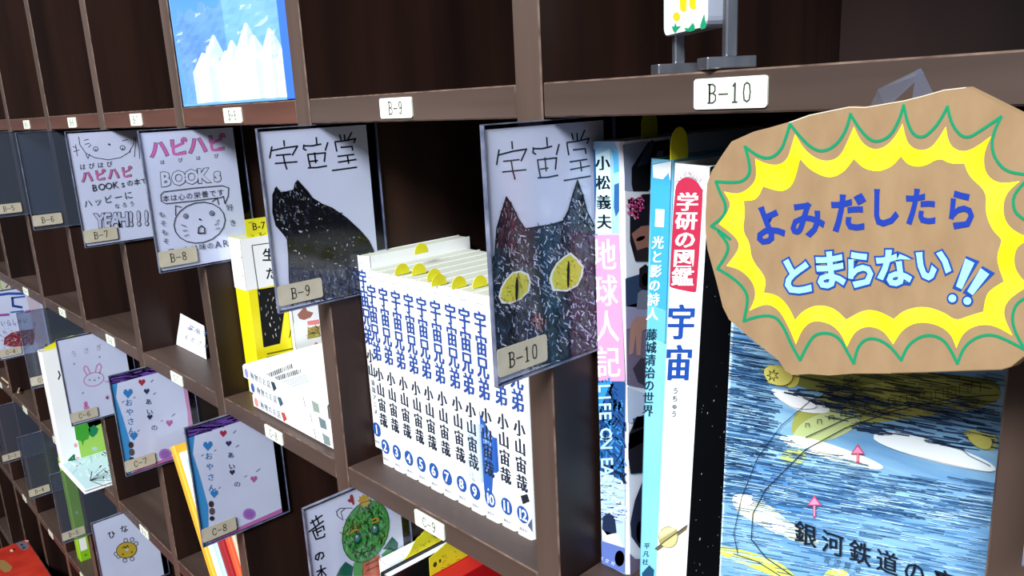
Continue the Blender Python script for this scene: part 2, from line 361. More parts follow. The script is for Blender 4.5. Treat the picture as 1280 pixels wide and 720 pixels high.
# ---- B-8 comic cat
t, a = holder(-2, 0, 'B-8', 'holder with a line drawing of a round cat face under pink letters, tag B-8'); clipcard(a)
K = lambda pts: cr(175, 155, 3.894, pts)
def out(a, st, p0, p1, w, h, fill, line='34343F', o1=.03, o2=-.005, fs=None):
    a.txt(st, p0, p1, w, h, line, o1); a.layer(); a.txt(st, p0, p1, w, h, fill, o2); a.layer()
p = K([(92, 122), (372, 92)]); out(a, 'ハピハピ', p[0], p[1], 25, 24, 'EE7CB8', '5A3F55', .055, .03)
p = K([(108, 185), (370, 155)]); a.txt('はぴはぴ', p[0], p[1], 6, 6, '30303A')
p = K([(125, 268), (375, 245)]); out(a, 'BOOKs', p[0], p[1], 15.5, 17, 'EDEEF4', '2E2E38', .07, .038)
a.line(K([(100, 345), (115, 330), (260, 312), (400, 300), (430, 310), (428, 350), (412, 388), (405, 352), (390, 358), (250, 375), (125, 388), (102, 375), (100, 345)]), 1, '2E2E38')
p = K([(125, 362), (390, 333)]); a.txt('本は心の栄養です', p[0], p[1], 9, 9, '2A2A34', 0)
c0 = K([(287, 480)])[0]
a.line([(c0[0]+32*math.cos(i*.3491)+.5, c0[1]+25.5*math.sin(i*.3491)-3*math.cos(i*.3491)) for i in range(18)], 1.1, '2A2A34', True)
a.line(K([(172, 445), (172, 398), (200, 405)]), 1, '2A2A34').line(K([(350, 378), (374, 360), (382, 392)]), 1, '2A2A34')
for q in ((222, 448), (348, 434)):
    q = K([q])[0]; a.ell(*q, 3.2, 3.2, '3A3A44').layer().ell(*q, 2.3, 2.3, 'B9BAC6').layer().ell(*q, 1, 1, '2A2A34')
a.ell(*K([(290, 464)])[0], 1.4, 1.2, '1F1F28')
a.line(K([(282, 532), (284, 505), (298, 495), (312, 505), (314, 530), (282, 532)]), 1.5, '2A2A34')
for s_ in ([(200, 490), (222, 498)], [(208, 520), (228, 517)], [(215, 545), (235, 538)], [(362, 492), (380, 482)], [(368, 512), (386, 505)], [(372, 476), (384, 466)]): a.line(K(s_), .8, '2A2A34')
p = K([(105, 440), (125, 570)]); a.txt('もそもそ', p[0], p[1], 9, 8, '3A3A44', vert=True)
p = K([(435, 405), (450, 480)]); a.txt('好き', p[0], p[1], 9, 9, '3A3A44', vert=True)
p = K([(150, 620), (455, 575)]); a.txt('アートは味のART', p[0], p[1], 9, 9, '3A3A44')
a.done('drawing')
# ---- B-7
t, a = holder(-3, 0, 'B-7', 'holder with a half seen cat face above handwritten lines and YEAH, tag B-7'); clipcard(a)
K = lambda pts: cr(75, 155, 4.64, pts)
a.line(K([(108, 75), (115, 120), (150, 170), (200, 195), (280, 208), (350, 195), (400, 165), (425, 120), (430, 75)]), .9, '2A2A34')
for s_ in ([(140, 95), (165, 88)], [(145, 118), (170, 112)], [(165, 135), (180, 120)], [(360, 98), (392, 90)], [(150, 175), (162, 200), (172, 175)], [(405, 165), (412, 140)], [(75, 130), (95, 140)], [(80, 160), (110, 150)], [(90, 120), (100, 185)], [(440, 75), (432, 190)], [(455, 70), (462, 200)]): a.line(K(s_), .9, '3A3A44')
for q in ((207, 145), (362, 138)): q = K([q])[0]; a.ell(*q, 3.5, 3.2, '50505A').layer().ell(*q, 2.6, 2.3, 'E9EAF2').layer().ell(q[0], q[1]+1, 1, 1, '30303A')
a.ell(*K([(284, 118)])[0], 1.3, 1.2, '2A2A34')
p = K([(130, 248), (285, 232)]); a.txt('はぴはぴ', p[0], p[1], 8, 8, '3A3A44')
p = K([(155, 305), (385, 278)]); out(a, 'ハピハピ', p[0], p[1], 15, 15, 'E87BA8', '5A4452', .06, .03)
p = K([(200, 370), (485, 330)]); a.txt('BOOKsの本で', p[0], p[1], 8.5, 8.5, '3A3A46', .005)
p = K([(160, 460), (395, 412)]); a.txt('ハッピーに', p[0], p[1], 11, 11, '4A4A55')
p = K([(330, 475), (415, 462)]); a.txt('なろう', p[0], p[1], 7, 7, '4A4A55')
p = K([(230, 560), (500, 545)]); out(a, 'YEAH!!!', p[0], p[1], 14, 17, 'DCDDE8', '4A4A56', .07, .035)
a.line(K([(185, 612), (335, 605)]), .7, '4A4A55'); a.done('drawing')
# ---- blank ones
for n, r, tx, lb in ((-4, 0, 'B-6', 'empty dark looking holder with tag B-6, left of the B-7 drawing'),
                     (-5, 0, 'B-5', 'empty dark looking holder with tag B-5, at the left edge of the photo'),
                     (-5, -1, 'C-5', 'empty dark holder behind the tall white picture book'),
                     (-5, -2, 'D-5', 'empty dark holder over the bright green book, tag D-5'),
                     (-6, -2, 'D-4', 'empty dark holder with tag D-4, left of the green book'),
                     (-7, -2, 'D-3', 'empty dark holder with tag D-3, lowest at the left edge of the photo')):
    holder(n, r, tx, lb, blank=True)
# ---- B-11
t, a = holder(1, 0, 'B-11', 'holder with tag B-11, cut off by the right edge of the photo'); a.p = a.p
b = Art(a.p, a.o, a.u, a.v, uv=True); b.txt('宇宙堂', (.03, .018), (.075, .018), .02, .02, '26262F'); b.done('drawing')
# ---- C-6 rabbit
t, a = holder(-4, -1, 'C-6', 'holder with a small pink rabbit drawing, tag C-6'); clipcard(a)
K = lambda pts: cr(65, 410, 3.789, pts)
p = K([(103, 122), (222, 92)]); a.txt('うさぎ', p[0], p[1], 8, 8, 'B08FA0')
for c_, r1, r2 in ((K([(198, 243)])[0], 12.5, 8.5),):
    a.line([(c_[0]+r1*math.cos(i*.3491), c_[1]+r2*math.sin(i*.3491)-.15*r1*math.cos(i*.3491)) for i in range(18)], 1.1, 'DB95B4', True)
a.line(K([(165, 222), (150, 195), (155, 180), (168, 185), (180, 212)]), 1.6, 'E59DBC').line(K([(205, 208), (212, 178), (225, 168), (234, 182), (225, 215)]), 1.6, 'E59DBC')
for q in ((178, 246), (222, 236)): a.ell(*K([q])[0], .9, .9, '4A3A44')
a.line(K([(196, 246), (201, 250), (206, 244)]), .7, '6A4A58')
for q, c_ in (((105, 170), 'A9B0C4'), ((225, 137), 'B7A9C0'), ((146, 308), 'B0B4C8'), ((262, 330), 'E6B4CC')): a.ell(*K([q])[0], 1.4, 1.4, c_)
p = K([(160, 370)])[0]; a.ell(p[0], p[1]-3, 2.6, 3, 'E77FAE').ell(p[0]+1, p[1]+2, 3.6, 3, 'E38DB6').ell(p[0]+27, p[1]-11, 3, 3.5, 'EBC4D6')
a.done('drawing')
# ---- C-7 and C-8 heart cards
def heart(a, x, y, r, c): a.poly([(x, y+r), (x-r, y-.1*r), (x-.8*r, y-.8*r), (x-.3*r, y-.9*r), (x, y-.45*r), (x+.3*r, y-1.0*r), (x+.85*r, y-.9*r), (x+r, y-.2*r)], c)
def hearts(n, tx, lb, K, edge):
    t, a = holder(n, -1, tx, lb); clipcard(a)
    b = Art(a.p, a.o, a.u, a.v, uv=True)
    b.rect(0, 0, .1, .010, '7A52A8').poly([(0, .009), (.009, .009), (.004, .03), (.008, .06), (.012, .10), (.006, .145), (0, .145)], '4AA3D6')
    b.poly([(.005, .145), (.1, .145), (.1, .139), (.02, .141)], 'D77BB0')
    if edge: b.poly([(.094, .01), (.1, .01), (.1, .145), (.090, .145), (.095, .08)], 'E9A4C2')
    b.scrib([(0, 0), (.1, 0), (.1, .01), (0, .01)], ['9A76C4', '64408F'], 40, .02, .001, .1, .2); b.done('painted_border')
    a.layer(2)
    for q, r, c_ in (((195, 128), 4.3, 'C7364B'), ((118, 190), 6, '3E8FC8'), ((222, 178), 3.6, '3E3E63'), ((240, 322), 3.4, '3A3A50'), ((150, 430), 5, '3E8FC8'), ((348, 356), 4.2, 'CF6FA6')): q = K([q])[0]; heart(a, q[0], q[1], r, c_)
    q = K([(325, 530)])[0]; a.ell(q[0], q[1], 8, 7.2, 'C58AD0').layer().ell(q[0], q[1], 5.5, 5, 'B071BE')
    p = K([(122, 240), (138, 398)]); a.txt('おやさん', p[0], p[1], 10, 9.5, '3A86B8', .005, vert=True, skew=(1, -.1))
    p = K([(232, 235), (238, 292)]); a.txt('あい', p[0], p[1], 8.5, 8, '44445E', .01, vert=True)
    p = K([(265, 380)])[0]; a.txt('の', p, p, 9, 8, '44445E')
    for s_ in ([(245, 125), (258, 112)], [(258, 195), (272, 185)], [(150, 215), (158, 208)], [(300, 345), (312, 338)], [(360, 318), (378, 302)], [(85, 240), (95, 232)], [(172, 402), (180, 394)]): a.line(K(s_), .8, '8A8AA4')
    q = K([(135, 500)])[0]; a.ell(q[0], q[1]-5, 3.2, 4, '4A3A34').ell(q[0]+1, q[1]+4, 3.4, 4.5, '6A5A54').ell(q[0]+1, q[1]+13, 3, 3, '3A3236')
    a.done('drawing')
K8 = lambda pts: cr(230, 510, 4.0, pts)
hearts(-2, 'C-8', 'holder with hearts and blue writing, tag C-8, standing before the leaning coloured books', K8, False)
K7 = lambda pts: [(133+(x-8)*.225+2, 465+(y-60)*.223-2) for x, y in pts]
hearts(-3, 'C-7', 'holder with hearts and blue writing, tag C-7, pink down its right edge', K7, True)
# ---- C-9 dragon
t, a = holder(-1, -1, 'C-9', 'holder with a crayon drawing of a green dragon', PAPER); clipcard(a)
K = lambda pts: cr(370, 600, 6.0, pts)
for st in ([(148, 268), (152, 292)], [(108, 325), (195, 265)], [(98, 388), (205, 308)], [(120, 300), (150, 365)], [(160, 290), (172, 330)], [(125, 385), (205, 345), (210, 375)], [(125, 385), (150, 445), (212, 425), (215, 405)], [(150, 372), (165, 420)], [(155, 395), (190, 378)],
           [(178, 545), (150, 565), (145, 592), (165, 600), (178, 545), (200, 545), (208, 570), (190, 592)], [(155, 688), (222, 660)], [(185, 640), (195, 740)], [(192, 672), (160, 725)], [(195, 680), (225, 715)]): a.line(K(st), 2.0, '22222E')
c0 = K([(520, 385)])[0]; face = [(c0[0]+29*math.cos(i*.2618)+4*math.sin(i*.2618)*-1, c0[1]+38.5*math.sin(i*.2618)-4*math.cos(i*.2618)) for i in range(24)]
a.layer(); a.poly(K([(300, 720), (330, 660), (370, 612), (432, 650), (420, 720)]), '1E6B50').poly(K([(650, 520), (680, 480), (720, 425), (765, 470), (760, 540), (700, 520)]), '1E6B50').poly(K([(640, 560), (700, 500), (760, 545), (740, 580), (660, 600)]), '4CA24A').poly(K([(430, 720), (430, 620), (500, 610), (500, 720)]), '58AE52')
a.poly(K([(495, 720), (500, 600), (625, 560), (640, 720)]), 'D2622E').line(K([(520, 640), (610, 600)]), 1.2, '8A3A1E').line(K([(530, 680), (620, 640)]), 1.2, '8A3A1E')
a.line(K([(352, 300), (310, 270), (302, 235), (330, 212), (420, 210)]), 1.0, '3A3A48').line(K([(350, 290), (335, 240), (365, 215)]), .9, '3A3A48')
a.poly(K([(385, 150), (402, 140), (405, 110), (422, 108), (430, 130), (438, 180), (425, 190), (418, 170), (392, 165)]), 'A8413A').layer()
a.poly(face, '48A943').layer(); a.scrib([(c0[0]+(x-c0[0])*.94, c0[1]+(y-c0[1])*.94) for x, y in face], ['42A33F', '62BE58', '52B44E', '9ADB8C', '3C9A40', '62BE58'], 420, 9, 1.1, 1.4, 1.0).layer()
a.line(face, 1.0, '1F5A2A', True)
st = K([(508, 155)])[0]; a.poly([(st[0]+(8.5 if i % 2 else 6)*math.cos(i*.35), st[1]+(8.5 if i % 2 else 6)*math.sin(i*.35)) for i in range(18)], 'D9AE2E')
for q in ((462, 440), (594, 372)): q = K([q])[0]; a.ell(*q, 5, 7.2, '184A36', .15).layer().ell(q[0]-1, q[1]-1, 3, 5, '2E8C6A').layer().ell(q[0]-1.5, q[1]-3, 1.1, 1.6, 'E8F0E8')
a.line(K([(405, 398), (430, 375), (465, 370)]), 1.8, 'C79A35').line(K([(565, 300), (590, 285), (620, 290)]), 1.8, 'C79A35').line(K([(565, 320), (620, 305)]), 1.5, 'C79A35')
a.line(K([(415, 545), (440, 530), (500, 552), (530, 530), (560, 530), (590, 490)]), 1.2, '1A4A24'); a.done('drawing')
# ---- D-6 chick
t, a = holder(-4, -2, 'D-6', 'holder with a small round yellow chick drawing, at the bottom left'); clipcard(a)
K = lambda pts: cr(100, 630, 8.0, pts)
p = K([(315, 305), (440, 248)]); a.txt('ひな', p[0], p[1], 10, 10, '22222C', .02)
q = K([(465, 460)])[0]
for dx, dy in ((-10, 8), (-1, -12), (7, -13), (12, -8), (-2, 13), (7, 11), (-13, 5)): a.ell(q[0]+dx, q[1]+dy, 2.9, 2.9, '4A463A').layer().ell(q[0]+dx, q[1]+dy, 2, 2, 'E2E4EE').layer(-1)
a.layer(2).ell(q[0], q[1], 13.4, 10.4, '5A4A22', -.2).layer().ell(q[0], q[1], 12.4, 9.4, 'DDB93C', -.2).layer()
a.line(K([(425, 440), (440, 425), (455, 440), (470, 415), (485, 430)]), 1.1, '2A261E').ell(q[0]-4.5, q[1]+5.2, 1.3, 1.3, '8A6A1E').ell(q[0]+6.5, q[1]+2.5, 1.3, 1.3, '8A6A1E').ell(q[0]+.5, q[1]-.3, 2.2, 1.2, 'E8E4D2')
a.done('drawing')
# ---- C-4 collage
t, a = holder(-6, -1, 'C-4', 'holder with a blue and red collage poster, tag C-4, at the left edge'); clipcard(a)
K = lambda pts: cr(0, 330, 5.54, pts)
a.poly(K([(170, 160), (270, 240), (345, 620), (280, 640), (240, 500), (200, 300)]), 'E8D3D0').layer()
a.line(K([(-90, 225), (60, 205), (178, 205)]), 3.2, '3A5FAE').line(K([(85, 235), (90, 290), (150, 300)]), 3, '2A4A92').line(K([(80, 235), (170, 225)]), 2, '3A5FAE')
a.line(K([(-60, 360), (60, 350)]), 3, 'B458A8').line(K([(75, 335), (160, 325)]), 2, '3F7FBE').line(K([(180, 330), (205, 325)]), 3, 'D85FA4')
p = K([(20, 410), (175, 390)]); a.txt('いらしゃい', p[0], p[1], 6, 8, '50608A')
red = K([(25, 560), (30, 510), (80, 475), (150, 460), (235, 450), (240, 500), (230, 560), (150, 570), (80, 575)])
a.poly(red, 'A33A38').layer(); a.scrib(red, ['C8574E', '7A2222', 'D9A79E', '5A1A20'], 60, 3, .9, .4, 1).layer()
a.scrib(K([(0, 430), (240, 400), (260, 600), (10, 620)]), ['5F76B0', 'C8D2E8', '8A94B8', 'F4F4FA'], 90, 3, .7, .5, 1.2)
a.poly(K([(310, 560), (325, 550), (335, 590), (322, 605)]), '2E7A50'); a.done('collage')
# ---- C-3
t, a = holder(-7, -1, 'C-3', 'holder with a yellowish bordered card, just inside the left edge')
b = Art(a.p, a.o, a.u, a.v, uv=True); b.ell(.083, .03, .016, .026, 'C9CC7E').layer().ell(.083, .03, .012, .021, 'E8EAC2').layer().line([(.078, .02), (.088, .032), (.08, .04)], .003, 'A83A40'); b.done('drawing')
# ================================================================== books
SHB = {}
def book(name, label, loc, rot, th, dep, hgt, cover, group=None, pages=PAGES, rnd=.002, cat='book', hard=0, bulge=0):
    """local frame: x thickness, y depth (spine at y=0), z up"""
    t = thing(name, label, cat, loc, rot, group)
    key = (th, dep, hgt, cover.name, hard)
    if key not in SHB:
        c = .0012 if hard else .0005
        outer = [(0, dep), (0, rnd), (rnd*.3, rnd*.3), (rnd, 0), (th-rnd, 0), (th-rnd*.3, rnd*.3), (th, rnd), (th, dep)]
        inner = [(th-c, dep), (th-c, rnd+c), (th-rnd-c*.5, c), (rnd+c*.5, c), (c, rnd+c), (c, dep)]
        m = MB(); n = len(outer)
        if bulge:
            hw = th/2; N_ = 20; cr_ = [(th*i/N_, bulge*abs((th*i/N_-hw)/hw)**10) for i in range(N_+1)]
            for (xa, ya), (xb, yb) in zip(cr_, cr_[1:]): m.prism([(xa, ya), (xb, yb), (xb, yb+.0006), (xa, ya+.0006)], 'z', 0, hgt)
            m.prism([(0, bulge), (c, bulge), (c, dep), (0, dep)], 'z', 0, hgt); m.prism([(th-c, bulge), (th, bulge), (th, dep), (th-c, dep)], 'z', 0, hgt)
        # spine + two boards as one bent sheet
        strip = [(outer[0], inner[5]), (outer[1], inner[4]), (outer[3], inner[3]), (outer[4], inner[2]), (outer[6], inner[1]), (outer[7], inner[0])]
        for (o1, i1), (o2, i2) in (zip(strip, strip[1:]) if not bulge else ()): m.prism([o1, o2, i2, i1], 'z', 0, hgt)
        cv = m.build('cover', cover, t)
        p = MB(); g = .003 if hard else .0006
        p.box(c+.0001, th-c-.0001, max(rnd, bulge)+.0005, dep-.001-g, g, hgt-g)
        pg = p.build('pages', pages, t); SHB[key] = (cv, pg)
    else:
        cv = share('cover', SHB[key][0], t); share('pages', SHB[key][1], t)
    return t
# ---- comic row, C shelf under B-9
ZC = -RP
TH = .0172
for i in range(12):
    th = TH
    xc = -.2575+.0002 if i == 0 else -.2399+.01786*(i-1)
    y = .030 if i == 0 else .0262+random.uniform(-.0006, .0006)
    z = ZC
    if i == 0: z = ZC+.0105; th = .0160
    else: y += 0
    which = ['leftmost white comic of the row, raised above the others on a dark block', 'white comic next to the raised first one, 2 in its blue circle', 'white comic with a 3 in its blue circle, third along the row',
             'white comic with a 4 in its blue circle, between those marked 3 and 5', 'white comic with a 5 in its blue circle, fifth along the row', 'white comic with a 6 in its blue circle, just left of the one marked 7',
             'white comic with a 7 in its blue circle, in the middle of the row', 'white comic with an 8 in its blue circle, left of the grey printed spine', 'comic with a pale grey streaked print low on its spine, marked 9',
             'comic with a strong blue patch on its spine, marked 10', 'white comic right of the blue patched one, marked 11', 'rightmost white comic of the row, small black figure low on its spine'][i]
    t = book('comic_book', which, (xc-th/2, y, z), (0, 0, 0), th, .118, .182, GLOSSW, 'white comics in a row', bulge=.0036)
    a = Art(t, (th/2, 0, .182), (1, 0, 0), (0, 0, -1), uv=True); a.bend = lambda x: .0036*min(1, abs(x)/.0086)**10; a.k = 7
    if i in (8, 9):
        tops = [(-.0084, .098), (-.004, .100), (0, .103), (.004, .106), (.0084, .112)]; n_ = 24
        for q in range(n_):
            xa, xb = -.0085+.017*q/n_, -.0085+.017*(q+1)/n_
            if i == 9:
                top = lambda x: .092+(x+.0085)*1.1; bot = lambda x: .158+.004*math.sin(x*900)-(max(0, x-.001)*3.2)
                a.poly([(xa, top(xa)), (xb, top(xb)), (xb, bot(xb)), (xa, bot(xa))], '2A58A8')
            else: a.poly([(xa, .104), (xb, .104), (xb, .153), (xa, .153)], 'C2D2DE')
        a.layer()
        if i == 9: a.scrib([(-.006, .1), (.006, .11), (.006, .135), (-.006, .15)], ['5E8AD2', '86A6DA'], 16, .010, .0012, 1.9, .4).layer()
        else: a.scrib([(-.006, .106), (.006, .106), (.006, .152), (-.006, .152)], ['E8EEF2', '9FB2C6', 'F6F8FA', '7D97B4'], 60, .010, .0008, 1.1, .3).layer()
    a.txt('宇宙兄弟', (.0004, .0205), (.0004, .0725), .0136, .0185, '28468E', .008, vert=True, bold=.00035)
    if i: a.txt('小山宙哉', (.0008, .0935), (.0008, .137), .0118, .0138, '232B3C', .006, vert=True, bold=.00035)
    else: a.txt('小山', (.0008, .0915), (.0008, .105), .0118, .0138, '232B3C', .006, vert=True, bold=.0003).txt('宙哉アニメ', (.001, .117), (.001, .145), .006, .006, '3A4256', .01, vert=True)
    a.line([(-.004, .006), (.004, .006)], .0005, 'B0B6C2')
    a.ell(.0, .1630, .0060, .0070, '26509A', n=24).layer().txt(str(i+1) if i < 11 else '12', (-.0022 if i > 8 else 0, .163), (.0022 if i > 8 else 0, .163), .0085, .0088, 'F4F6FA', .02)
    a.txt('講談社', (-.003, .1755), (.003, .1755), .0028, .0028, '5A6070')
    if i == 11: a.poly([(-.001, .148), (.006, .144), (.0075, .150), (.001, .154)], '20242C').poly([(.005, .17), (.008, .164), (.008, .175)], '4A5A78')
    a.done('lettering')
m = MB(); m.box(0, .016, 0, .10, 0, .0104)
bl = m.build('wood_block', pmat('navy_block', '10131E', '191D2C', 40, .6), None, .0008); bl.location = (-.2654, .036, ZC)
bl['label'] = 'small dark block under the first comic of the row'; bl['category'] = 'block'
# round yellow index stickers on the comics
for i, (px, py) in enumerate([(527, 310), (503, 336), (524, 336), (543, 343), (549, 350), (574, 353), (600, 352)]):
    zt = ZC+.182+(.0105 if i == 0 else 0)
    q = atz(px, py+7, zt)
    m = MB(); m.prism([(.0075*math.cos(k*.3307), -.0028+.0085*math.sin(k*.3307)) for k in range(10)]+[(-.0075, -.0034), (.0075, -.0034)], 'x', -.0002, .0002)
    o = m.build('index_tab', YEL); o.location = (q.x, q.y, zt+.0036)
    o['label'] = 'round yellow index sticker %s' % ['on top of the raised first comic', 'nearest the spine of the second comic', 'behind the nearest yellow one, on the comics', 'in the middle of the comic row top', 'touching the middle one from the right', 'fourth along the top of the comic row', 'beside the cat face card, on the comics'][i]
    o['category'] = 'sticker'; o['group'] = 'yellow index stickers on the comics'
# ---- big books, C shelf under B-10
KB = book('photo_book', 'thick photo book with pale blue and pink spine', (.0034, .040, ZC), (0, 0, 0), .0228, .21, .2915, pmat('photo_book_cover', 'DCDCE6', 'E8E8F0', 20, .35, .5), hard=1)
a = Art(KB, (0, 0, .2915), (1, 0, 0), (0, 0, -1)); a.clip = (0.0002, .0002, .0226, .2913)
K = lambda pts: cr(725, 160, 4.235, pts)
a.poly(K([(48, 70), (180, 65), (208, 130), (208, 560), (58, 560)]), '9CCBEA').layer()
a.poly(K([(40, 110), (80, 115), (84, 180), (88, 300), (84, 400), (82, 480), (40, 480)]), '27507F').poly(K([(165, 110), (200, 130), (208, 230), (180, 240), (178, 170)]), '58B4E8').poly(K([(182, 300), (208, 290), (208, 440), (190, 470), (180, 420)]), '2B5F9A').layer()
a.poly(K([(84, 145), (160, 110), (164, 230), (170, 420), (172, 560), (84, 560), (90, 300)]), 'C6E6EE').layer()
p = K([(122, 185), (130, 495)]); a.txt('小松義夫', p[0], p[1], 18.5, 19, '0C1624', .008, vert=True, bold=.5)
a.poly([(739, 293), (774, 293), (782, 476), (743, 476)], 'CC98BE').layer()
a.txt('地球人記', (756, 318), (761, 452), 31, 42, 'FBF4FA', .002, vert=True, bold=.4)
a.poly([(742, 474), (783, 477), (781, 604), (744, 593)], '214F8C').layer()
a.scrib([(742, 476), (783, 479), (781, 600), (744, 592)], ['16386A', '2F7FC0', '3C8ED0', '0F2448', '102C58'], 150, 9, 2.2, 1.4, .8).layer()
a.poly([(742, 476), (764, 478), (748, 515), (743, 520)], '2E8ED2').poly([(744, 585), (782, 602), (782, 720), (746, 703)], 'B4CBE6').layer()
a.scrib([(744, 592), (782, 604), (782, 655), (746, 650)], ['8FB0D8', 'DDE8F4', '6C90C4', 'E8F0F8'], 70, 12, 1.4, .2, .2).layer()
a.line([(745, 575), (760, 585), (778, 592), (782, 603)], 4, '101E3A').layer()
a.layer(2).txt('LIFE ON EARTH', (757, 485), (762, 622), 15, 15, 'B4DCF6', .012, skew=(-1, .05), bold=.3)
a.poly([(755, 645), (763, 640), (770, 648), (772, 665), (760, 668), (754, 660)], '1E2A48').poly([(754, 662), (775, 668), (780, 683), (757, 676)], 'EEF0F6').layer()
a.poly([(747, 672), (782, 684), (782, 716), (748, 702)], '5E74B8').ell(776, 697, 6, 10, '2E3E78').layer()
a.txt('淡交社', (753, 697), (768, 703), 5, 5, 'E6ECF8'); a.done('spine_print')
# right hand cover of the photo book: grid of photographs
a = Art(KB, (.0228, 0, .2915), (0, 1, 0), (0, 0, -1)); a.clip = (.0002, .0002, .209, .2913)
a.poly(K([(215, 90), (330, 70), (470, 70), (470, 160), (370, 330), (260, 335), (235, 330), (235, 250)]), '8C95AE').layer()
a.poly(K([(360, 75), (475, 60), (480, 160), (440, 200), (360, 335), (280, 335), (272, 300), (272, 210)]), '0E0D14').layer().poly(K([(345, 110), (380, 60), (395, 75), (355, 190), (300, 205)]), '3E4258').poly(K([(410, 120), (440, 120), (440, 150), (400, 150)]), '6E7484').layer()
a.poly(K([(262, 395), (330, 350), (480, 345), (480, 690), (290, 705), (262, 600)]), '13101A').layer()
a.poly(K([(270, 560), (320, 520), (400, 510), (400, 660), (300, 650)]), '8A5E52').ell(*K([(318, 585)])[0], 6, 2.6, '1E1418', -.4).layer().poly(K([(290, 650), (350, 630), (400, 650), (400, 705), (290, 705)]), '241C1E').layer()
a.scrib(K([(240, 400), (270, 370), (330, 370), (330, 420), (290, 480), (250, 440)]), ['D94F8E', 'E58AB4', 'B8336E', 'E0A8C0'], 40, 4, 2.6, .5, 1.4).layer()
K3 = lambda pts: cr(725, 330, 3.6, pts)
a.poly(K3([(183, 70), (265, 45), (310, 40), (310, 200), (185, 195)]), '2C3C58').poly(K3([(183, 195), (310, 160), (310, 300), (183, 300)]), '8E88A4').poly(K3([(183, 300), (310, 280), (310, 560), (190, 550)]), '6D6178').layer()
a.poly(K3([(262, 20), (290, 0), (308, 15), (306, 110), (290, 130), (262, 100)]), '141018').ell(*K3([(290, 70)])[0], 4.5, 8, 'A87F76').layer()
a.poly(K3([(255, 130), (275, 115), (306, 120), (306, 200), (250, 200)]), '6F7282').poly(K3([(222, 270), (250, 235), (306, 240), (302, 290), (275, 300), (268, 410), (250, 410), (246, 320), (235, 400), (215, 410)]), 'A57A70').layer()
a.poly(K3([(232, 470), (270, 420), (310, 430), (310, 560), (255, 530)]), '3A3340').poly(K3([(188, 560), (310, 590), (310, 720), (190, 720)]), 'B9C2D6').layer()
K4 = lambda pts: cr(725, 520, 3.6, pts)
a.poly(K4([(196, 150), (215, 80), (250, 0), (300, 0), (300, 250), (222, 260), (210, 190)]), '17141E').poly(K4([(205, 130), (220, 80), (290, 50), (290, 110), (215, 150)]), '8A4E44').poly(K4([(232, 10), (290, -10), (290, 40), (235, 60)]), '3A4A6A').layer()
a.poly(K4([(220, 480), (240, 380), (275, 290), (300, 290), (300, 620), (260, 590), (225, 540)]), '20243C').ell(*K4([(265, 520)])[0], 5, 14, '9A7468').layer().poly(K4([(210, 620), (240, 640), (290, 640), (290, 740), (200, 740)]), '6A5A70')
a.done('cover_photos')
# sky blue book, leaning
lb = math.radians(2.4)
BB = book('blue_book', 'slim light blue picture book leaning between two larger books', (.0303, .045, ZC+.0002), (0, lb, 0), .0158, .20, .2815, pmat('sky_blue_cover', '7CC6E4', '8AD0EA', 20, .4, .4), hard=1)
a = Art(BB, (0, 0, .2815), (1, 0, 0), (0, 0, -1)); a.clip = (.0002, .0002, .0157, .281)
a.poly([(814, 205), (850, 200), (840, 400), (812, 390)], '3FA4DC').layer().poly([(812, 380), (840, 390), (836, 430), (810, 420)], '66BADF').layer()
a.poly([(816, 206), (846, 202), (846, 222), (838, 226), (836, 216), (829, 224), (817, 222)], 'EAF4F8').poly([(820, 261), (831, 262), (830, 284), (819, 283)], 'F0F8FC').layer()
a.txt('光と影の詩人', (823, 303), (816, 392), 15, 17, 'F2FAFE', .008, vert=True, bold=.4)
a.txt('藤城清治の世界', (815, 418), (810, 513), 14, 15.5, '16323F', .006, vert=True, bold=.3)
a.txt('平凡社', (809, 682), (807, 702), 8, 8, '25485A', .01, vert=True).poly([(803, 716), (812, 706), (818, 712), (817, 724), (803, 724)], '1E4A6A')
a.done('spine_print')
# encyclopedia
lz = math.radians(3.1)
ZK = book('encyclopedia', 'white children\'s encyclopedia with red title panel and planet on its spine', (.0470, .040, ZC+.0002), (0, lz, 0), .0240, .20, .2800, GLOSSW, hard=1)
a = Art(ZK, (0, 0, .28), (1, 0, 0), (0, 0, -1)); a.clip = (.0002, .0002, .0238, .2798)
K = lambda pts: cr(800, 190, 4.0, pts)
pan = K([(175, 185), (190, 150), (215, 130), (245, 125), (280, 140), (310, 180), (318, 195), (285, 690), (278, 700), (265, 700), (155, 678), (148, 665)])
a.ell(*K([(245, 175)])[0], 18.5, 19.5, '9AA0AA').layer().ell(*K([(245, 175)])[0], 17.8, 18.7, 'F2F4F6').layer().ell(*K([(245, 178)])[0], 13.8, 14.5, '9AA0AA').layer()
a.poly(smooth(pan, True, 2, 80), 'B52C48').layer()
a.txt('NEW', (847.5, 226), (857, 218.5), 4, 4, '8A4A60').txt('WIDE', (863, 217.5), (876, 226), 4, 4, '8A4A60')
a.txt('学研の図鑑', (860, 252), (854, 346), 28, 24, 'FBF6F8', .012, vert=True, bold=.6)
a.txt('宇宙', (852, 402), (849, 453), 35, 47, '1A489C', .008, vert=True, bold=1.1)
a.txt('うちゅう', (845, 488), (843, 517), 8, 8.5, '3A4454', .01, vert=True)
for q in ([(819, 686), (860, 655), (858, 662), (823, 688)],): a.poly(q, '6A6148').layer()
a.ell(836, 671, 12.3, 13.8, '8E8858').layer().ell(836, 671, 11.5, 13, 'C9C28A').layer().poly([(824, 675), (847, 661), (848, 666), (826, 680)], 'A39C68').poly([(826, 664), (843, 658), (846, 661), (825, 670)], 'DEDAA8').layer()
a.line([(820, 685), (833, 675), (850, 663), (858, 657)], 1.5, '5A5340'); a.done('spine_print')
a = Art(ZK, (.0240, 0, .28), (0, 1, 0), (0, 0, -1), uv=True)
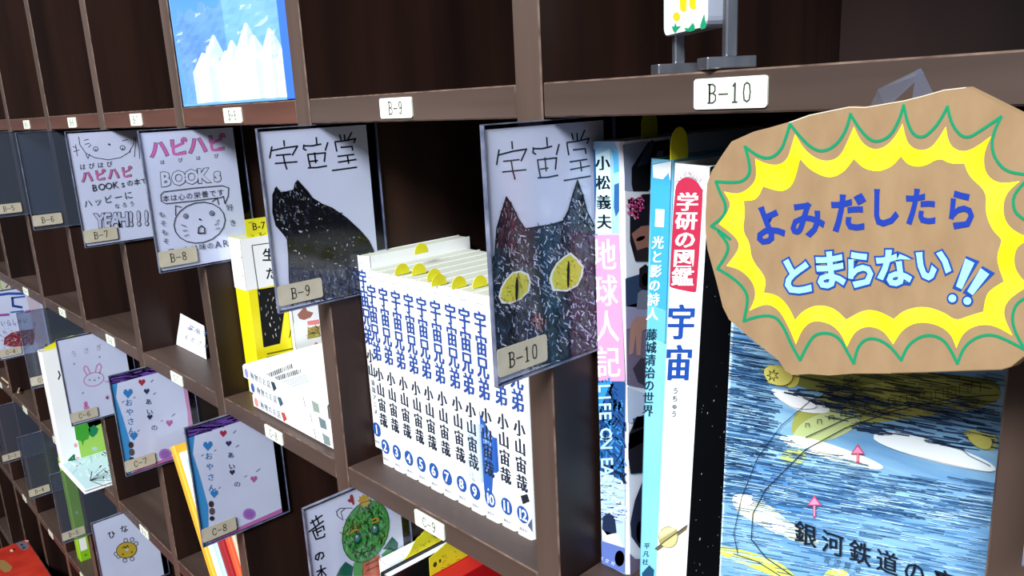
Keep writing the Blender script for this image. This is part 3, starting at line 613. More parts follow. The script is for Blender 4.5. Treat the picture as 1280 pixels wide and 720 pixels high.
a.rect(.0004, .0004, .1995, .2795, '0B0E14').layer()
for i in range(230):
    r = random.choice([.0002, .0003, .0004, .0006]) if i > 14 else .0009
    a.ell(random.uniform(.002, .195), random.uniform(.004, .276), r, r*1.15, random.choice(['D8DCE6', '9AA2B4', 'EEF0F4']), n=6)
a.ell(.12, .09, .04, .04, '4A3A5A', n=24); a.done('cover_print')
# upright reader behind and yellow tabs on the big books
for i, (px, py, X, zt, lb_) in enumerate([(812, 178, .0134, ZC+.2915, 'round yellow tab sticking up behind the thick photo book'), (849, 198, .054, ZC+.2805, 'round yellow tab above the encyclopedia')]):
    m = MB(); m.prism([(.0085*math.cos(k*.3307), -.002+.011*math.sin(k*.3307)) for k in range(10)]+[(-.0085, -.009), (.0085, -.009)], 'x', -.0002, .0002)
    q = atz(px, py, zt) if i == 0 else atx(px, py, X+.008); q = atx(px, py, X if i == 0 else X+.008)
    o = m.build('index_tab', YEL); o.location = (q.x, q.y, q.z); o['label'] = lb_; o['category'] = 'sticker'
    o.location.z = zt+(.0085 if i == 0 else .010)
# ---- picture book face out
GT = math.radians(-3.0)
gx0, gx1 = .0975, .2440
GB = thing('picture_book', 'large picture book with a blue night sky cover under the cardboard sign', 'book', (gx0, .036, ZC), (GT, 0, 0))
m = MB(); m.box(0, gx1-gx0, 0, .0014, 0, .212); m.box(0, gx1-gx0, .0086, .010, 0, .212); m.box(gx1-gx0-.0014, gx1-gx0, 0, .010, 0, .212)
m.build('cover', pmat('picture_book_cover', 'BCD8E6', 'CBE2EE', 20, .4, .4), GB)
m = MB(); m.box(.002, gx1-gx0-.0016, .0015, .0085, .002, .210); m.build('pages', PAGES, GB)
a = Art(GB, (0, 0, .212), (1, 0, 0), (0, 0, -1)); a.clip = (.0008, .0008, gx1-gx0-.0004, .2115)
full = [(921, 330), (1290, 300), (1290, 1100), (860, 1100)]
a.poly(full, pmat('blue_streak_print', '4E86BC', '9CCAE6', 70, .4, .3, 0, (.12, 1, 1), 0, 6)).layer()
def patch(pts, c): a.poly(smooth(pts, True, 3, 175), c); a.layer()
for pts, c in (
               ([(975, 466), (1250, 466), (1250, 505), (1190, 512), (1060, 500), (980, 478)], '788040'), ([(1000, 500), (1130, 470), (1252, 478), (1250, 508), (1120, 525), (1010, 540), (985, 545)], 'A2A858'),
               ([(1008, 520), (1080, 505), (1070, 540), (1000, 560), (985, 552)], 'B8C88A'), ([(955, 455), (990, 458), (1002, 470), (995, 486), (965, 482), (950, 468)], 'D8CE62'), ([(1200, 535), (1248, 540), (1246, 566), (1215, 556)], 'B6B35E'),
               ([(960, 483), (1000, 490), (1035, 505), (1040, 517), (1000, 515), (975, 500)], 'EEF6FA'), ([(1085, 540), (1130, 538), (1200, 560), (1245, 580), (1245, 592), (1180, 580), (1110, 560)], 'EAF4FA'),
               ([(970, 543), (1010, 545), (1070, 565), (1110, 583), (1095, 588), (1030, 572), (985, 556)], 'F0F0D8'), ([(980, 560), (1010, 562), (1005, 582), (975, 578)], 'B5C473'),
               ([(912, 620), (940, 618), (965, 632), (985, 650), (1015, 668), (1030, 682), (990, 676), (950, 655), (925, 642)], 'E6E8C0'), ([(912, 618), (938, 616), (950, 626), (930, 634)], 'FAFCFC'), ([(958, 648), (990, 655), (985, 670), (965, 664)], 'F6F8F4'),
               ([(898, 680), (930, 686), (975, 700), (1000, 722), (975, 722), (930, 704), (899, 692)], 'C6C85E'), ([(1030, 714), (1048, 708), (1066, 716), (1060, 740), (1030, 735)], 'C9CC52')): patch(pts, c)
reg = [(914, 408), (1252, 470), (1238, 720), (899, 720)]
for lo, n_, cols, wd in (([(913, 405), (960, 440), (975, 470), (955, 560), (905, 610)], 200, ['1A3A60', '24507E', '3E6E9E', '9CC4E0', '122A48'], 1.3),
                         ([(1000, 490), (1100, 500), (1250, 500), (1248, 560), (1150, 560), (1040, 520)], 120, ['14243E', '22385A', '1A2C4C', '3A5A86'], 1.6),
                         ([(995, 470), (1250, 466), (1250, 500), (1100, 500)], 60, ['2A3434', '3A4434', '4A522E', '20262A'], 1.5),
                         ([(905, 520), (1040, 560), (1100, 590), (1240, 600), (1238, 650), (1050, 640), (905, 620)], 330, ['2C5484', '3A6A9A', '5A8CBC', 'A6CEE6', '1E4068'], 1.3),
                         ([(901, 600), (1240, 620), (1236, 722), (899, 722)], 320, ['3A6A9A', '4E80B2', 'A9D2EA', 'C4E2F2', '2C5888'], 1.1)):
    a.scrib(lo, cols, int(n_*1.7), 34, wd*.72, .17, .05); a.layer()
a.scrib([(985, 488), (1045, 480), (1100, 496), (1060, 510), (1000, 502)], ['1E2C46', '26344C', '14203A'], 60, 22, 1.3, .12, .08).layer()
for pts, c in (([(1085, 543), (1130, 543), (1200, 563), (1243, 583), (1243, 590), (1180, 577), (1115, 560)], 'EAF4FA'), ([(985, 548), (1012, 550), (1070, 568), (1030, 566)], 'FAFAF0'), ([(965, 487), (1000, 494), (1030, 508), (1000, 511), (978, 500)], 'F2F8FC'), ([(915, 620), (938, 618), (946, 628), (930, 631)], 'FFFFFF'), ([(962, 652), (988, 658), (980, 667)], 'FAFCF6'), ([(955, 456), (985, 458), (996, 470), (985, 482), (962, 478)], 'DAD26C'), ([(1208, 540), (1244, 544), (1240, 562), (1220, 556)], 'B6B35E')): patch(pts, c)
for pts, w_ in (([(925, 690), (920, 665), (930, 620), (950, 570), (980, 530), (1015, 500), (1080, 470)], .9), ([(1000, 722), (960, 695), (942, 672), (944, 640), (960, 610), (1010, 560), (1060, 533), (1120, 512), (1200, 495), (1250, 492)], 1.2), ([(1010, 545), (1060, 522), (1130, 505), (1248, 500)], 1.2), ([(920, 690), (950, 700), (985, 722)], .9), ([(1170, 550), (1205, 560), (1215, 568), (1240, 580)], .8)):
    a.line(pts, w_, '1C2A3C')
random.seed(3)
for i in range(15):
    x = 1012+i*15; y = 530-i*4.6 if i < 7 else 500-(i-7)*2.5; s_ = 2.2+i*.25
    a.line([(x-s_, y+s_), (x-s_, y-s_), (x+s_, y-s_*1.1), (x+s_, y+s_)], .8, '222A20')
for cx, cy_ in ((969, 468), (1062, 474)):
    a.line([(cx+(7.5 if k % 2 else 3)*math.cos(k*.4488*1.0), cy_+(7.5 if k % 2 else 3)*math.sin(k*.4488)) for k in range(14)], .8, '3A3A22', True)
a.layer()
for x, y in ((1075, 563), (1021, 627)):
    a.line([(x, y+3), (x, y+17 if x < 1050 else y+13)], 3.4, 'B84468').poly([(x-9, y+3), (x, y-10), (x+9, y+3)], 'B84468').layer().line([(x, y+3), (x, y+15 if x < 1050 else y+11)], 1.6, 'EE8FB0').poly([(x-6.5, y+1.5), (x, y-7), (x+6.5, y+1.5)], 'F08CB0')
a.layer()
a.txt('銀河鉄道', (1010, 665), (1112, 700), 30, 30, '101A28', .004, skew=(-.02, 1), bold=.5).txt('の夜', (1146, 712), (1184, 724), 30, 30, '101A28', .004, skew=(-.02, 1), bold=.5)
a.txt('宮沢賢治', (1037, 697), (1075, 708), 9, 9, '2A4258', 0)
a.done('cover_print')
# ================================================================== cardboard sign
A0 = aty(884, 280, -.020); B0 = Vector((.27, -.064, A0.z)); sd = (Vector((B0.x, B0.y, 0))-Vector((A0.x, A0.y, 0))); sang = math.atan2(sd.y, sd.x)
CS = thing('cardboard_sign', 'hand lettered cardboard sign with yellow and green spiky burst, hung by clear tape', 'sign', (A0.x, A0.y, A0.z), (0, 0, sang))
def onsign(pts):
    M = xf(CS).inverted(); lo = M @ CAMLOC; M3 = M.to_3x3(); out_ = []
    for p in pts:
        d = M3 @ ray(*p); t = -lo.y/d.y; w = lo+d*t; out_.append((w.x, w.z))
    return out_
C4 = lambda pts: cr(880, 80, 3.2, pts); C5 = lambda pts: cr(880, 290, 3.2, pts)
outl = C4([(1045, 92), (960, 102), (880, 125), (800, 145), (700, 162), (640, 172), (580, 170), (520, 182), (420, 203), (340, 232), (260, 255), (200, 270), (110, 310), (75, 360), (30, 430), (12, 480), (6, 600)])+C5([(6, 0), (14, 70), (50, 200), (75, 300), (100, 350), (180, 420), (300, 515), (325, 555), (352, 572), (420, 568), (500, 574), (600, 566), (750, 566), (900, 562), (1050, 556), (1190, 552), (1230, 540), (1280, 500)])+[(1345, 405), (1385, 330), (1380, 250), (1340, 185), (1285, 148)]
m = MB(); m.prism(onsign(outl), 'y', 0, .0038)
m.build('board', [CARDB], CS)
a = Art(CS, (0, 0, 0), (1, 0, 0), (0, 0, -1))
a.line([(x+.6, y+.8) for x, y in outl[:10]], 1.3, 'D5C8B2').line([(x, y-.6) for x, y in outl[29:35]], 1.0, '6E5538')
yo = C4([(60, 640), (90, 600), (110, 560), (80, 510), (140, 522), (190, 490), (212, 450), (205, 378), (250, 400), (300, 405), (335, 380), (350, 330), (365, 280), (400, 340), (450, 380), (500, 390), (545, 370), (575, 310), (600, 250), (630, 315), (680, 345), (730, 330), (770, 285), (795, 238), (812, 315), (850, 345), (900, 342), (935, 305), (968, 250), (980, 320), (1020, 350), (1070, 345), (1150, 288), (1118, 360), (1125, 440), (1180, 480), (1265, 468), (1205, 520), (1195, 600), (1225, 660), (1310, 700)])
yo += C5([(1245, 60), (1240, 150), (1300, 215), (1215, 270), (1195, 330), (1235, 415), (1160, 372), (1090, 372), (1035, 405), (1010, 465), (990, 410), (940, 372), (860, 358), (795, 388), (757, 450), (720, 395), (660, 375), (605, 395), (572, 460), (550, 408), (510, 368), (440, 352), (395, 385), (368, 450), (340, 380), (300, 310), (250, 285), (182, 315), (208, 260), (200, 205), (150, 152), (90, 135), (145, 65), (130, 20)])
yi = C4([(165, 600), (160, 548), (212, 545), (238, 490), (270, 502), (320, 512), (360, 480), (385, 380), (425, 425), (500, 460), (560, 435), (600, 380), (640, 420), (700, 432), (755, 410), (788, 370), (820, 408), (880, 412), (942, 375), (985, 400), (1042, 398), (1060, 450), (1132, 512), (1125, 590), (1150, 660), (1190, 700)])
yi += C5([(1190, 40), (1168, 110), (1200, 198), (1130, 240), (1118, 318), (1060, 335), (1008, 355), (960, 320), (880, 295), (800, 312), (760, 348), (700, 315), (640, 310), (570, 350), (520, 302), (450, 290), (392, 318), (365, 352), (335, 290), (290, 250), (240, 242), (252, 185), (190, 110), (185, 45), (155, -5)])
YI = pmat('yellow_marker_ink', 'F2EA12', 'FAF53A', 50, .7, .2)
# ring between the two outlines as triangles, nearest-point stitched
def ring(A, B, c):
    A = [a.loc(p) for p in A]; B = [a.loc(p) for p in B]; bm = bmesh.new(); ea = []
    for P_ in (A, B):
        vs = [bm.verts.new((x, y, 0)) for x, y in P_]
        ea += [bm.edges.new((vs[i], vs[(i+1) % len(vs)])) for i in range(len(vs))]
    r = bmesh.ops.triangle_fill(bm, use_beauty=True, use_dissolve=False, edges=ea)
    bm.verts.index_update(); vs = [(v.co.x, v.co.y) for v in bm.verts]; fs = []
    for f in bm.faces:
        q = [v.index for v in f.verts]; p = [vs[i] for i in q]
        crs = (p[1][0]-p[0][0])*(p[2][1]-p[0][1])-(p[1][1]-p[0][1])*(p[2][0]-p[0][0]); fs.append(tuple(q) if crs < 0 else tuple(q)[::-1])
    a.mb.add([a._p(x) for x in vs], fs, a.mi(c)); bm.free()
ring(smooth(yo, True), smooth(yi, True), YI); a.layer()
gl1 = C4([(105, 700), (60, 665), (30, 648), (85, 605), (88, 560), (65, 515), (48, 470), (110, 474), (155, 470), (185, 440), (182, 390), (165, 330), (215, 368), (265, 380), (310, 345), (330, 290), (345, 240), (385, 290), (430, 335), (475, 352), (530, 325), (570, 265), (587, 200), (620, 255), (660, 300), (695, 312), (745, 290), (780, 230), (800, 165), (815, 235), (840, 285), (880, 295), (925, 255), (955, 210), (975, 170), (990, 235), (1025, 285), (1060, 295), (1110, 265), (1190, 210), (1165, 260), (1150, 320), (1165, 380), (1210, 430), (1290, 442)])
gl2 = C5([(60, 0), (100, 50), (92, 90), (55, 146), (120, 185), (165, 230), (178, 270), (160, 356), (220, 335), (285, 335), (320, 380), (350, 450), (385, 512), (415, 450), (445, 408), (500, 402), (545, 425), (580, 490), (600, 525), (615, 460), (650, 425), (700, 428), (750, 460), (790, 512), (815, 455), (860, 420), (910, 410), (960, 430), (990, 475), (1015, 525), (1040, 460), (1090, 420), (1150, 408), (1210, 430), (1285, 470), (1245, 400), (1232, 340), (1250, 285), (1300, 255)])
gl3 = C4([(1300, 455), (1240, 520), (1238, 570), (1255, 605), (1330, 650)])
for g in (gl1, gl2, gl3): a.line(smooth(g), 3.6, '178A5E')
a.layer()
for ch, (x, y), w_, h_, r_ in (('よ', (255, 640), 46, 52, -.35), ('み', (412, 618), 46, 50, -.1), ('だ', (580, 592), 46, 52, -.05), ('し', (722, 572), 42, 52, 0), ('た', (868, 570), 42, 50, 0), ('ら', (1030, 582), 42, 54, 0)):
    c_ = C4([(x, y)])[0]; dx, dy = math.cos(r_), math.sin(r_)
    a.txt(ch, c_, (c_[0]+.001*dx, c_[1]+.001*dy), w_, h_, '1F3A9C', .034)
for ch, (x, y), w_, h_ in (('と', (372, 175), 46, 50), ('ま', (505, 150), 46, 50), ('ら', (625, 148), 42, 50), ('な', (762, 142), 48, 50), ('い', (918, 128), 48, 46)):
    c_ = C5([(x, y)])[0]; a.txt(ch, c_, (c_[0]+.001, c_[1]-.0001), w_, h_, '1F459E', .085)
a.layer()
for ch, (x, y), w_, h_ in (('と', (372, 175), 46, 50), ('ま', (505, 150), 46, 50), ('ら', (625, 148), 42, 50), ('な', (762, 142), 48, 50), ('い', (918, 128), 48, 46)):
    c_ = C5([(x, y)])[0]; a.txt(ch, c_, (c_[0]+.001, c_[1]-.0001), w_, h_, '9ADFF2', .036)
for pts in ([(1050, 98), (1100, 118), (1030, 235), (998, 222)], [(1115, 138), (1162, 165), (1070, 258), (1040, 240)]):
    P_ = C5(pts); cx = sum(p[0] for p in P_)/4; cy_ = sum(p[1] for p in P_)/4
    a.layer(-1).poly([(cx+(x-cx)*1.06, cy_+(y-cy_)*1.04) for x, y in P_], '1F459E').layer().poly([(cx+(x-cx)*.72, cy_+(y-cy_)*.90) for x, y in P_], '9ADFF2')
for q in ((996, 265), (1056, 275)): q = C5([q])[0]; a.layer(-1).ell(*q, 7.3, 7.3, '1F459E').layer().ell(*q, 4.9, 4.9, '9ADFF2')
a.done('painted_lettering')
# tape
m = MB(); T1 = onsign([(1078, 131), (1095, 112), (1139, 87), (1135, 90), (1150, 118), (1158, 122)])
def tp(px, py, y): q = onsign([(px, py)])[0]; return (q[0], y, q[1])
m.add([tp(1078, 132, .0042), tp(1098, 136, .0042), tp(1145, 92, .004), tp(1140, 86, .004), tp(1092, 112, .002)], [(0, 1, 2, 3, 4)])
m.add([tp(1128, 136, .0042), tp(1160, 126, .0042), tp(1142, 86, .0036), tp(1136, 90, .0036)], [(0, 1, 2, 3)])
o = m.build('tape', clear('clear_tape', 'E2DFE6', .06, .07, .3), CS); so = o.modifiers.new('s', 'SOLIDIFY'); so.thickness = .0002
# ================================================================== sign stand in the upper cell
PD = Vector((-.84, .54, 0)).normalized(); PN = Vector((.54, .84, 0)).normalized()*-1
pn = CAMLOC+ray(908, 90)*.40; pn.z = 0
pf = pn+PD*.098
pang = math.atan2(PD.y, PD.x)
ST = thing('sign_stand', 'small plate painted with yellow flowers on two steel stands', 'sign stand', (pn.x, pn.y, .0006), (0, 0, pang))
# local x runs from the near post to the far post, +y is the painted side
for xx in (0, .062):
    m = MB(); m.box(xx-.006, xx+.006, -.0125, .0125, 0, .0055); m.build('foot', CHROME, ST, .0006)
    m = MB(); m.box(xx-.0025, xx+.0025, -.0045, .0015, .0055, .090); m.build('post', CHROME, ST, .0008)
m = MB(); m.prism(rrect(.0100, .020, .066, .110, .005), 'y', -.0050, .0050)
m.build('plate', pmat('sign_plate_edge', '7C8290', '9AA1B0', 20, .25, .5), ST)
m = MB(); m.prism(rrect(.0105, .0205, .0655, .1095, .0045), 'y', .0050, .0056); fc = m.build('face', pmat('sign_plate_face', 'E4F6EC', 'F0FAF4', 20, .3, .4), ST)
a = Art(ST, (0, .0056, 0), (-1, 0, 0), (0, 0, -1))
# painted side faces the camera's left: find marks by their place in the photo
K = lambda pts: cr(810, 0, 7.2, pts)
a.poly(K([(285, -40), (350, -40), (345, 95), (315, 105), (290, 85)]), 'F4D21E').poly(K([(370, -40), (425, -40), (435, 75), (400, 85), (375, 60)]), 'F4D21E').ell(*K([(258, 150)])[0], 4.5, 5.5, 'F0CC28')
for pts in ([(215, 235), (235, 240), (248, 205), (258, 238), (298, 235), (265, 272), (245, 300), (225, 270)], [(330, 250), (365, 255), (405, 205), (420, 230), (425, 270), (380, 285), (340, 280)], [(470, 235), (490, 170), (508, 125), (515, 180), (530, 225), (515, 255), (480, 265)]): a.poly(K(pts), '1E9A6C')
a.done('painting')
# ================================================================== blue plastic case with white paper packets (upper row)
bx0, bx1 = -2*W+.0010, -W-T-.0010
PC = thing('plastic_case', 'bright blue and clear plastic case in the upper row, full of white packets', 'case', (bx0, .0020, .0005))
wv = bx1-bx0
BLUE = pmat('blue_plastic', '5C9CEC', '86BDF8', 3, .4, .5, 0, (1, 1, 2))
BLUE2 = pmat('strong_blue_plastic', '2F66D8', '3F78E6', 3, .4, .5)
m = MB(); m.box(0, wv, .055, .0575, 0, .300); m.build('back_panel', BLUE, PC)
m = MB(); m.box(wv-.016, wv, .0, .055, 0, .300); m.build('side_panel', BLUE2, PC, .0008)
m = MB(); m.box(0, wv-.016, .0, .055, 0, .0020); m.build('base', BLUE, PC)
m = MB(); m.box(0, .0015, .0, .055, 0.002, .300); m.build('side_sheet', BLUE, PC)
random.seed(11)
m = MB(); nx, nz = 26, 22; vs = []
for j in range(nz+1):
    for i in range(nx+1):
        vs.append((.002+(wv-.019)*i/nx, .0030+random.uniform(-.0016, .0016)+.0016*math.sin(i*.9+j*.35), .0022+.090*j/nz+(random.uniform(-.006, .006) if j == nz else 0)))
m.add(vs, [(j*(nx+1)+i, j*(nx+1)+i+1, (j+1)*(nx+1)+i+1, (j+1)*(nx+1)+i) for j in range(nz) for i in range(nx)])
m.build('front_sheet', clear('crinkled_film', 'F4F8FF', .06, .12, .12), PC)
random.seed(5)
PKL = ['leftmost white packet', 'tall pointed white packet near the left side', 'white packet right of the tall left one', 'low white packet left of the middle', 'white packet just left of the middle', 'white packet in the middle',
       'tall pointed white packet right of the middle', 'white packet third from the blue side', 'low white packet second from the blue side', 'white packet next to the blue side', 'white packet pressed in the right corner']
for i in range(11):
    x = bx0+.012+i*.0196; h = [.052, .068, .056, .050, .058, .056, .070, .058, .062, .050, .060][i]; y = .018+random.uniform(-.003, .012)
    t = None
    m = MB(); w_ = .0105+random.uniform(0, .0025); d_ = .008
    base = [(-w_, -d_, 0), (w_, -d_, 0), (w_, d_, 0), (-w_, d_, 0)]
    mid = [(-w_*.95, -d_, h*.62), (w_*.95, -d_, h*.62), (w_*.95, d_, h*.62), (-w_*.95, d_, h*.62)]
    tip = [(random.uniform(-.003, .003)-.001, -.001, h), (.001, .001, h)]
    m.add(base+mid+[(tip[0][0], -.001, h), (tip[0][0]+.002, .001, h)], [(3, 2, 1, 0), (0, 1, 5, 4), (1, 2, 6, 5), (2, 3, 7, 6), (3, 0, 4, 7), (4, 5, 8), (5, 6, 9, 8), (6, 7, 9), (7, 4, 8, 9)])
    o = m.build('paper_packet', PAPER, None, .0006); o.location = (x, y, .0028)
    o['category'] = 'packet'; o['group'] = 'white packets in the blue case'; o['label'] = PKL[i]+', inside the blue plastic case'
# ================================================================== B-8 cell: yellow paperback, lying comics, note
YC = pmat('yellow_cover', 'F0E010', 'F6E81E', 15, .35, .45)
YB = book('yellow_paperback', 'yellow and white paperback standing behind the pile of lying comics', (-.5305, .030, ZC), (0, 0, 0), .0300, .125, .184, YC)
a = Art(YB, (0, 0, .184), (1, 0, 0), (0, 0, -1)); a.clip = (.0002, .0002, .0298, .1838)
vw = .184-(aty(309, 364, .030).z-ZC)
b_ = Art(YB, (0, 0, .184), (1, 0, 0), (0, 0, -1), uv=True); b_.rect(.0002, .0002, .0298, vw, 'F4F5F6').done('spine_print')
b_ = Art(YB, (.0300, 0, .184), (0, 1, 0), (0, 0, -1), uv=True); b_.rect(.0002, .0002, .1247, vw, 'F4F5F6').done('cover_print')
a.layer().txt('生まれたときから', (312, 376), (326, 455), 6, 8.5, '26261A', .01, vert=True)
a.ell(302, 322, .9, .9, 'D86A8A').ell(304, 345, .9, .9, 'D86A8A'); a.done('spine_print')
a = Art(YB, (.0300, 0, .184), (0, 1, 0), (0, 0, -1)); a.clip = (.0002, .0002, .1247, .1838)
K = lambda pts: cr(290, 250, 3.43, pts)
a.layer().line(K([(300, 165), (85, 195), (112, 385), (215, 372)]), 1, '2A2A2A')
a.txt('生', *K([(158, 235), (158.1, 235)]), 17, 17, '1A1A1E', .02).txt('た', *K([(168, 315), (168.1, 315)]), 15, 16, '1A1A1E', .02)
a.poly(K([(108, 385), (240, 362), (205, 615), (135, 632)]), '17171A').layer().scrib(K([(115, 400), (225, 390), (200, 600), (140, 615)]), ['E8E8E0', 'A8A8A0'], 26, 3, .8, 1.5, .4)
for i in range(4): a.line(K([(150, 660+i*15), (262, 636+i*15)]), 1.6, '6E6A10')
a.line(K([(245, 590), (260, 520), (270, 470)]), 1, '3A3A2A'); a.done('cover_print')
m = MB(); m.prism([(0, 0), (.052, 0), (.052, .028), (.046, .028), (.040, .033), (.032, .034), (.026, .028), (0, .028)], 'x', 0, .0003)
q = atx(304, 299, -.505)
o = m.build('index_card', YEL); o.location = (-.505, .040, ZC+.176); o['label'] = 'yellow index card marked B-7 sticking out of the yellow paperback'; o['category'] = 'index card'
XF[o.name] = Matrix.Translation(o.location)
a = Art(o, (.0003, 0, .028), (0, 1, 0), (0, 0, -1), uv=True); a.txt('B-7', (.011, .009), (.021, .009), .008, .008, '2A2A1A', .01); a.scrib([(.004, .017), (.03, .017), (.03, .022), (.004, .022)], '6A6612', 16, .003, .0006, 0, 1.2); a.line([(.004, .004), (.01, .004)], .0006, '5A5612'); a.done('lettering')
for i in range(3):
    z = ZC+.0002+i*.0168; dx = [.001, -.001, -.0055][i]; dy = [.002, .001, -.002][i]
    t = thing('lying_comic', ['white comic lying at the bottom of the pile of three', 'middle white comic of the lying pile of three', 'top white comic of the lying pile, barcode up'][i], 'book', (-.4750+dx, .0075+dy, z), (0, 0, 0), 'pile of lying white comics')
    if i == 0:
        m = MB(); outer = [(0, 0)]
        c = .0005; th = .0164; L_ = .179; D_ = .122; rr = .002
        for (p1, p2, p3, p4) in (((D_, 0), (rr, 0), (rr, c), (D_, c)), ((rr, 0), (0, rr), (c, rr), (rr, c)), ((0, rr), (0, th-rr), (c, th-rr), (c, rr)), ((0, th-rr), (rr, th), (rr, th-c), (c, th-rr)), ((rr, th), (D_, th), (D_, th-c), (rr, th-c))):
            m.prism([p1, p2, p3, p4], 'x', 0, L_)
        cv0 = m.build('cover', GLOSSW, t); m = MB(); m.box(.0006, L_-.0006, rr, D_-.001, c+.0001, th-c-.0001); pg0 = m.build('pages', PAGES, t)
    else: share('cover', cv0, t); share('pages', pg0, t)
    a = Art(t, (0, 0, .0164), (1, 0, 0), (0, 0, -1), uv=True)
    a.ell(.008, .0082, .0045, .0055, ['D98A80', '3A5A9A', '8A8FD0'][i]).layer()
    a.txt('動物のお話', (.022, .0082), (.060, .0082), .008, .009, '5A6A80', .01); a.poly([(.066, .004), (.074, .003), (.078, .009), (.070, .014)], ['B0483E', '3A5A6A', '2E3E4A'][i]).poly([(.150, .003), (.163, .004), (.164, .013), (.152, .014)], ['7A8A8A', '6A7A80', '8A9A90'][i]).line([(.134, .004), (.136, .013)], .0012, '6A7280')
    a.done('spine_print')
    if i == 2:
        a = Art(t, (0, 0, .0164), (1, 0, 0), (0, -1, 0)); a.clip = (.001, -.121, .178, -.001)
        for g, (p0, p1) in enumerate((((332, 471), (364, 458)), ((344, 474), (375, 464)))):
            for k in range(15):
                x = p0[0]+(p1[0]-p0[0])*k/14; y = p0[1]+(p1[1]-p0[1])*k/14; a.line([(x, y-2.6), (x+1, y+2.2)], random.choice([.7, 1.1, 1.5]), '4A5058')
        for k in range(4): a.line([(352+k*2, 478+k*2.4), (382+k*1.5, 469+k*2.4)], .7, 'A8BCCB')
        a.done('back_cover_print')
# booklet behind
q = aty(362, 385, .165)
yb = atx(368, 420, -.4920).y
BK = thing('illustrated_booklet', 'white booklet with red band and small figures, between yellow paperback and lying comics', 'booklet', (-.4990, yb, ZC+.0002), (0, 0, 0))
m = MB(); m.box(0, .0004, 0, .165, 0, .205); m.box(.0066, .0070, 0, .165, 0, .205); m.box(0, .0070, 0, .0004, 0, .205); m.build('cover', GLOSSW, BK)
m = MB(); m.box(.0006, .0064, .0006, .164, .0006, .2044); m.build('pages', PAGES, BK)
a = Art(BK, (.0070, 0, .205), (0, 1, 0), (0, 0, -1)); a.clip = (.0005, .0005, .164, .204)
K = lambda pts: cr(340, 360, 6.0, pts)
a.poly(K([(190, 200), (225, 160), (250, 135), (262, 170), (310, 185), (290, 220), (240, 240), (205, 230)]), 'A06A5E').poly(K([(262, 250), (352, 235), (356, 270), (270, 280)]), 'E88A88').poly(K([(268, 300), (360, 280), (362, 365), (265, 385)]), 'A39A50').layer()
a.scrib(K([(268, 300), (360, 280), (362, 365), (265, 385)]), ['C9B86A', '7A7238', 'D8A070'], 30, 5, 1, .4, 1).layer()
a.poly(K([(215, 500), (370, 450), (372, 485), (225, 530)]), 'EE9490').poly(K([(200, 535), (255, 515), (380, 600), (380, 640), (300, 620)]), '6FA2D0').poly(K([(265, 530), (378, 500), (378, 575), (300, 575)]), 'DC97A0').line(K([(145, 150), (160, 260)]), 1, '8A9A8A').ell(*K([(330, 418)])[0], 2, 2, 'E07A80')
a.done('cover_print')
# note on shelf of B-7
NT = thing('folded_note', 'small white handwritten paper note standing alone on the shelf', 'note', (-.694, .045, ZC), (0, 0, math.radians(8)))
p4 = [aty(233, 391, .046), aty(268, 404, .046), aty(268, 449, .046), aty(221, 432, .046)]
m = MB(); n_ = 8; vs = []
x0n, x1n = aty(221, 432, .046).x, -.690
NT.location = (x0n+.0, .046, ZC); NT.rotation_euler = (0, 0, 0); XF[NT.name] = Matrix.Translation(NT.location)
Lx = x1n-x0n
for j in range(n_+1):
    t_ = j/n_; y = .010*math.sin(t_*math.pi*.5)**2; z = .0005+.050*t_
    vs += [(.026*t_, y*.3, z+.0), (Lx, y*.3, z-.004*t_)]
m.add(vs, [(2*j, 2*j+1, 2*j+3, 2*j+2) for j in range(n_)])
o = m.build('paper', PAPER, NT); so = o.modifiers.new('s', 'SOLIDIFY'); so.thickness = .0004; so.offset = 1
a = Art(NT, (0, -.0006, .050), (1, 0, 0), (0, 0, -1), uv=False)
a.k = 1; a.txt('よんで', (238, 409), (256, 417), 8, 8, '2E4E8A', .01).txt('ください', (233, 421), (257, 432), 6.5, 6.5, '6A7690'); a.done('lettering')
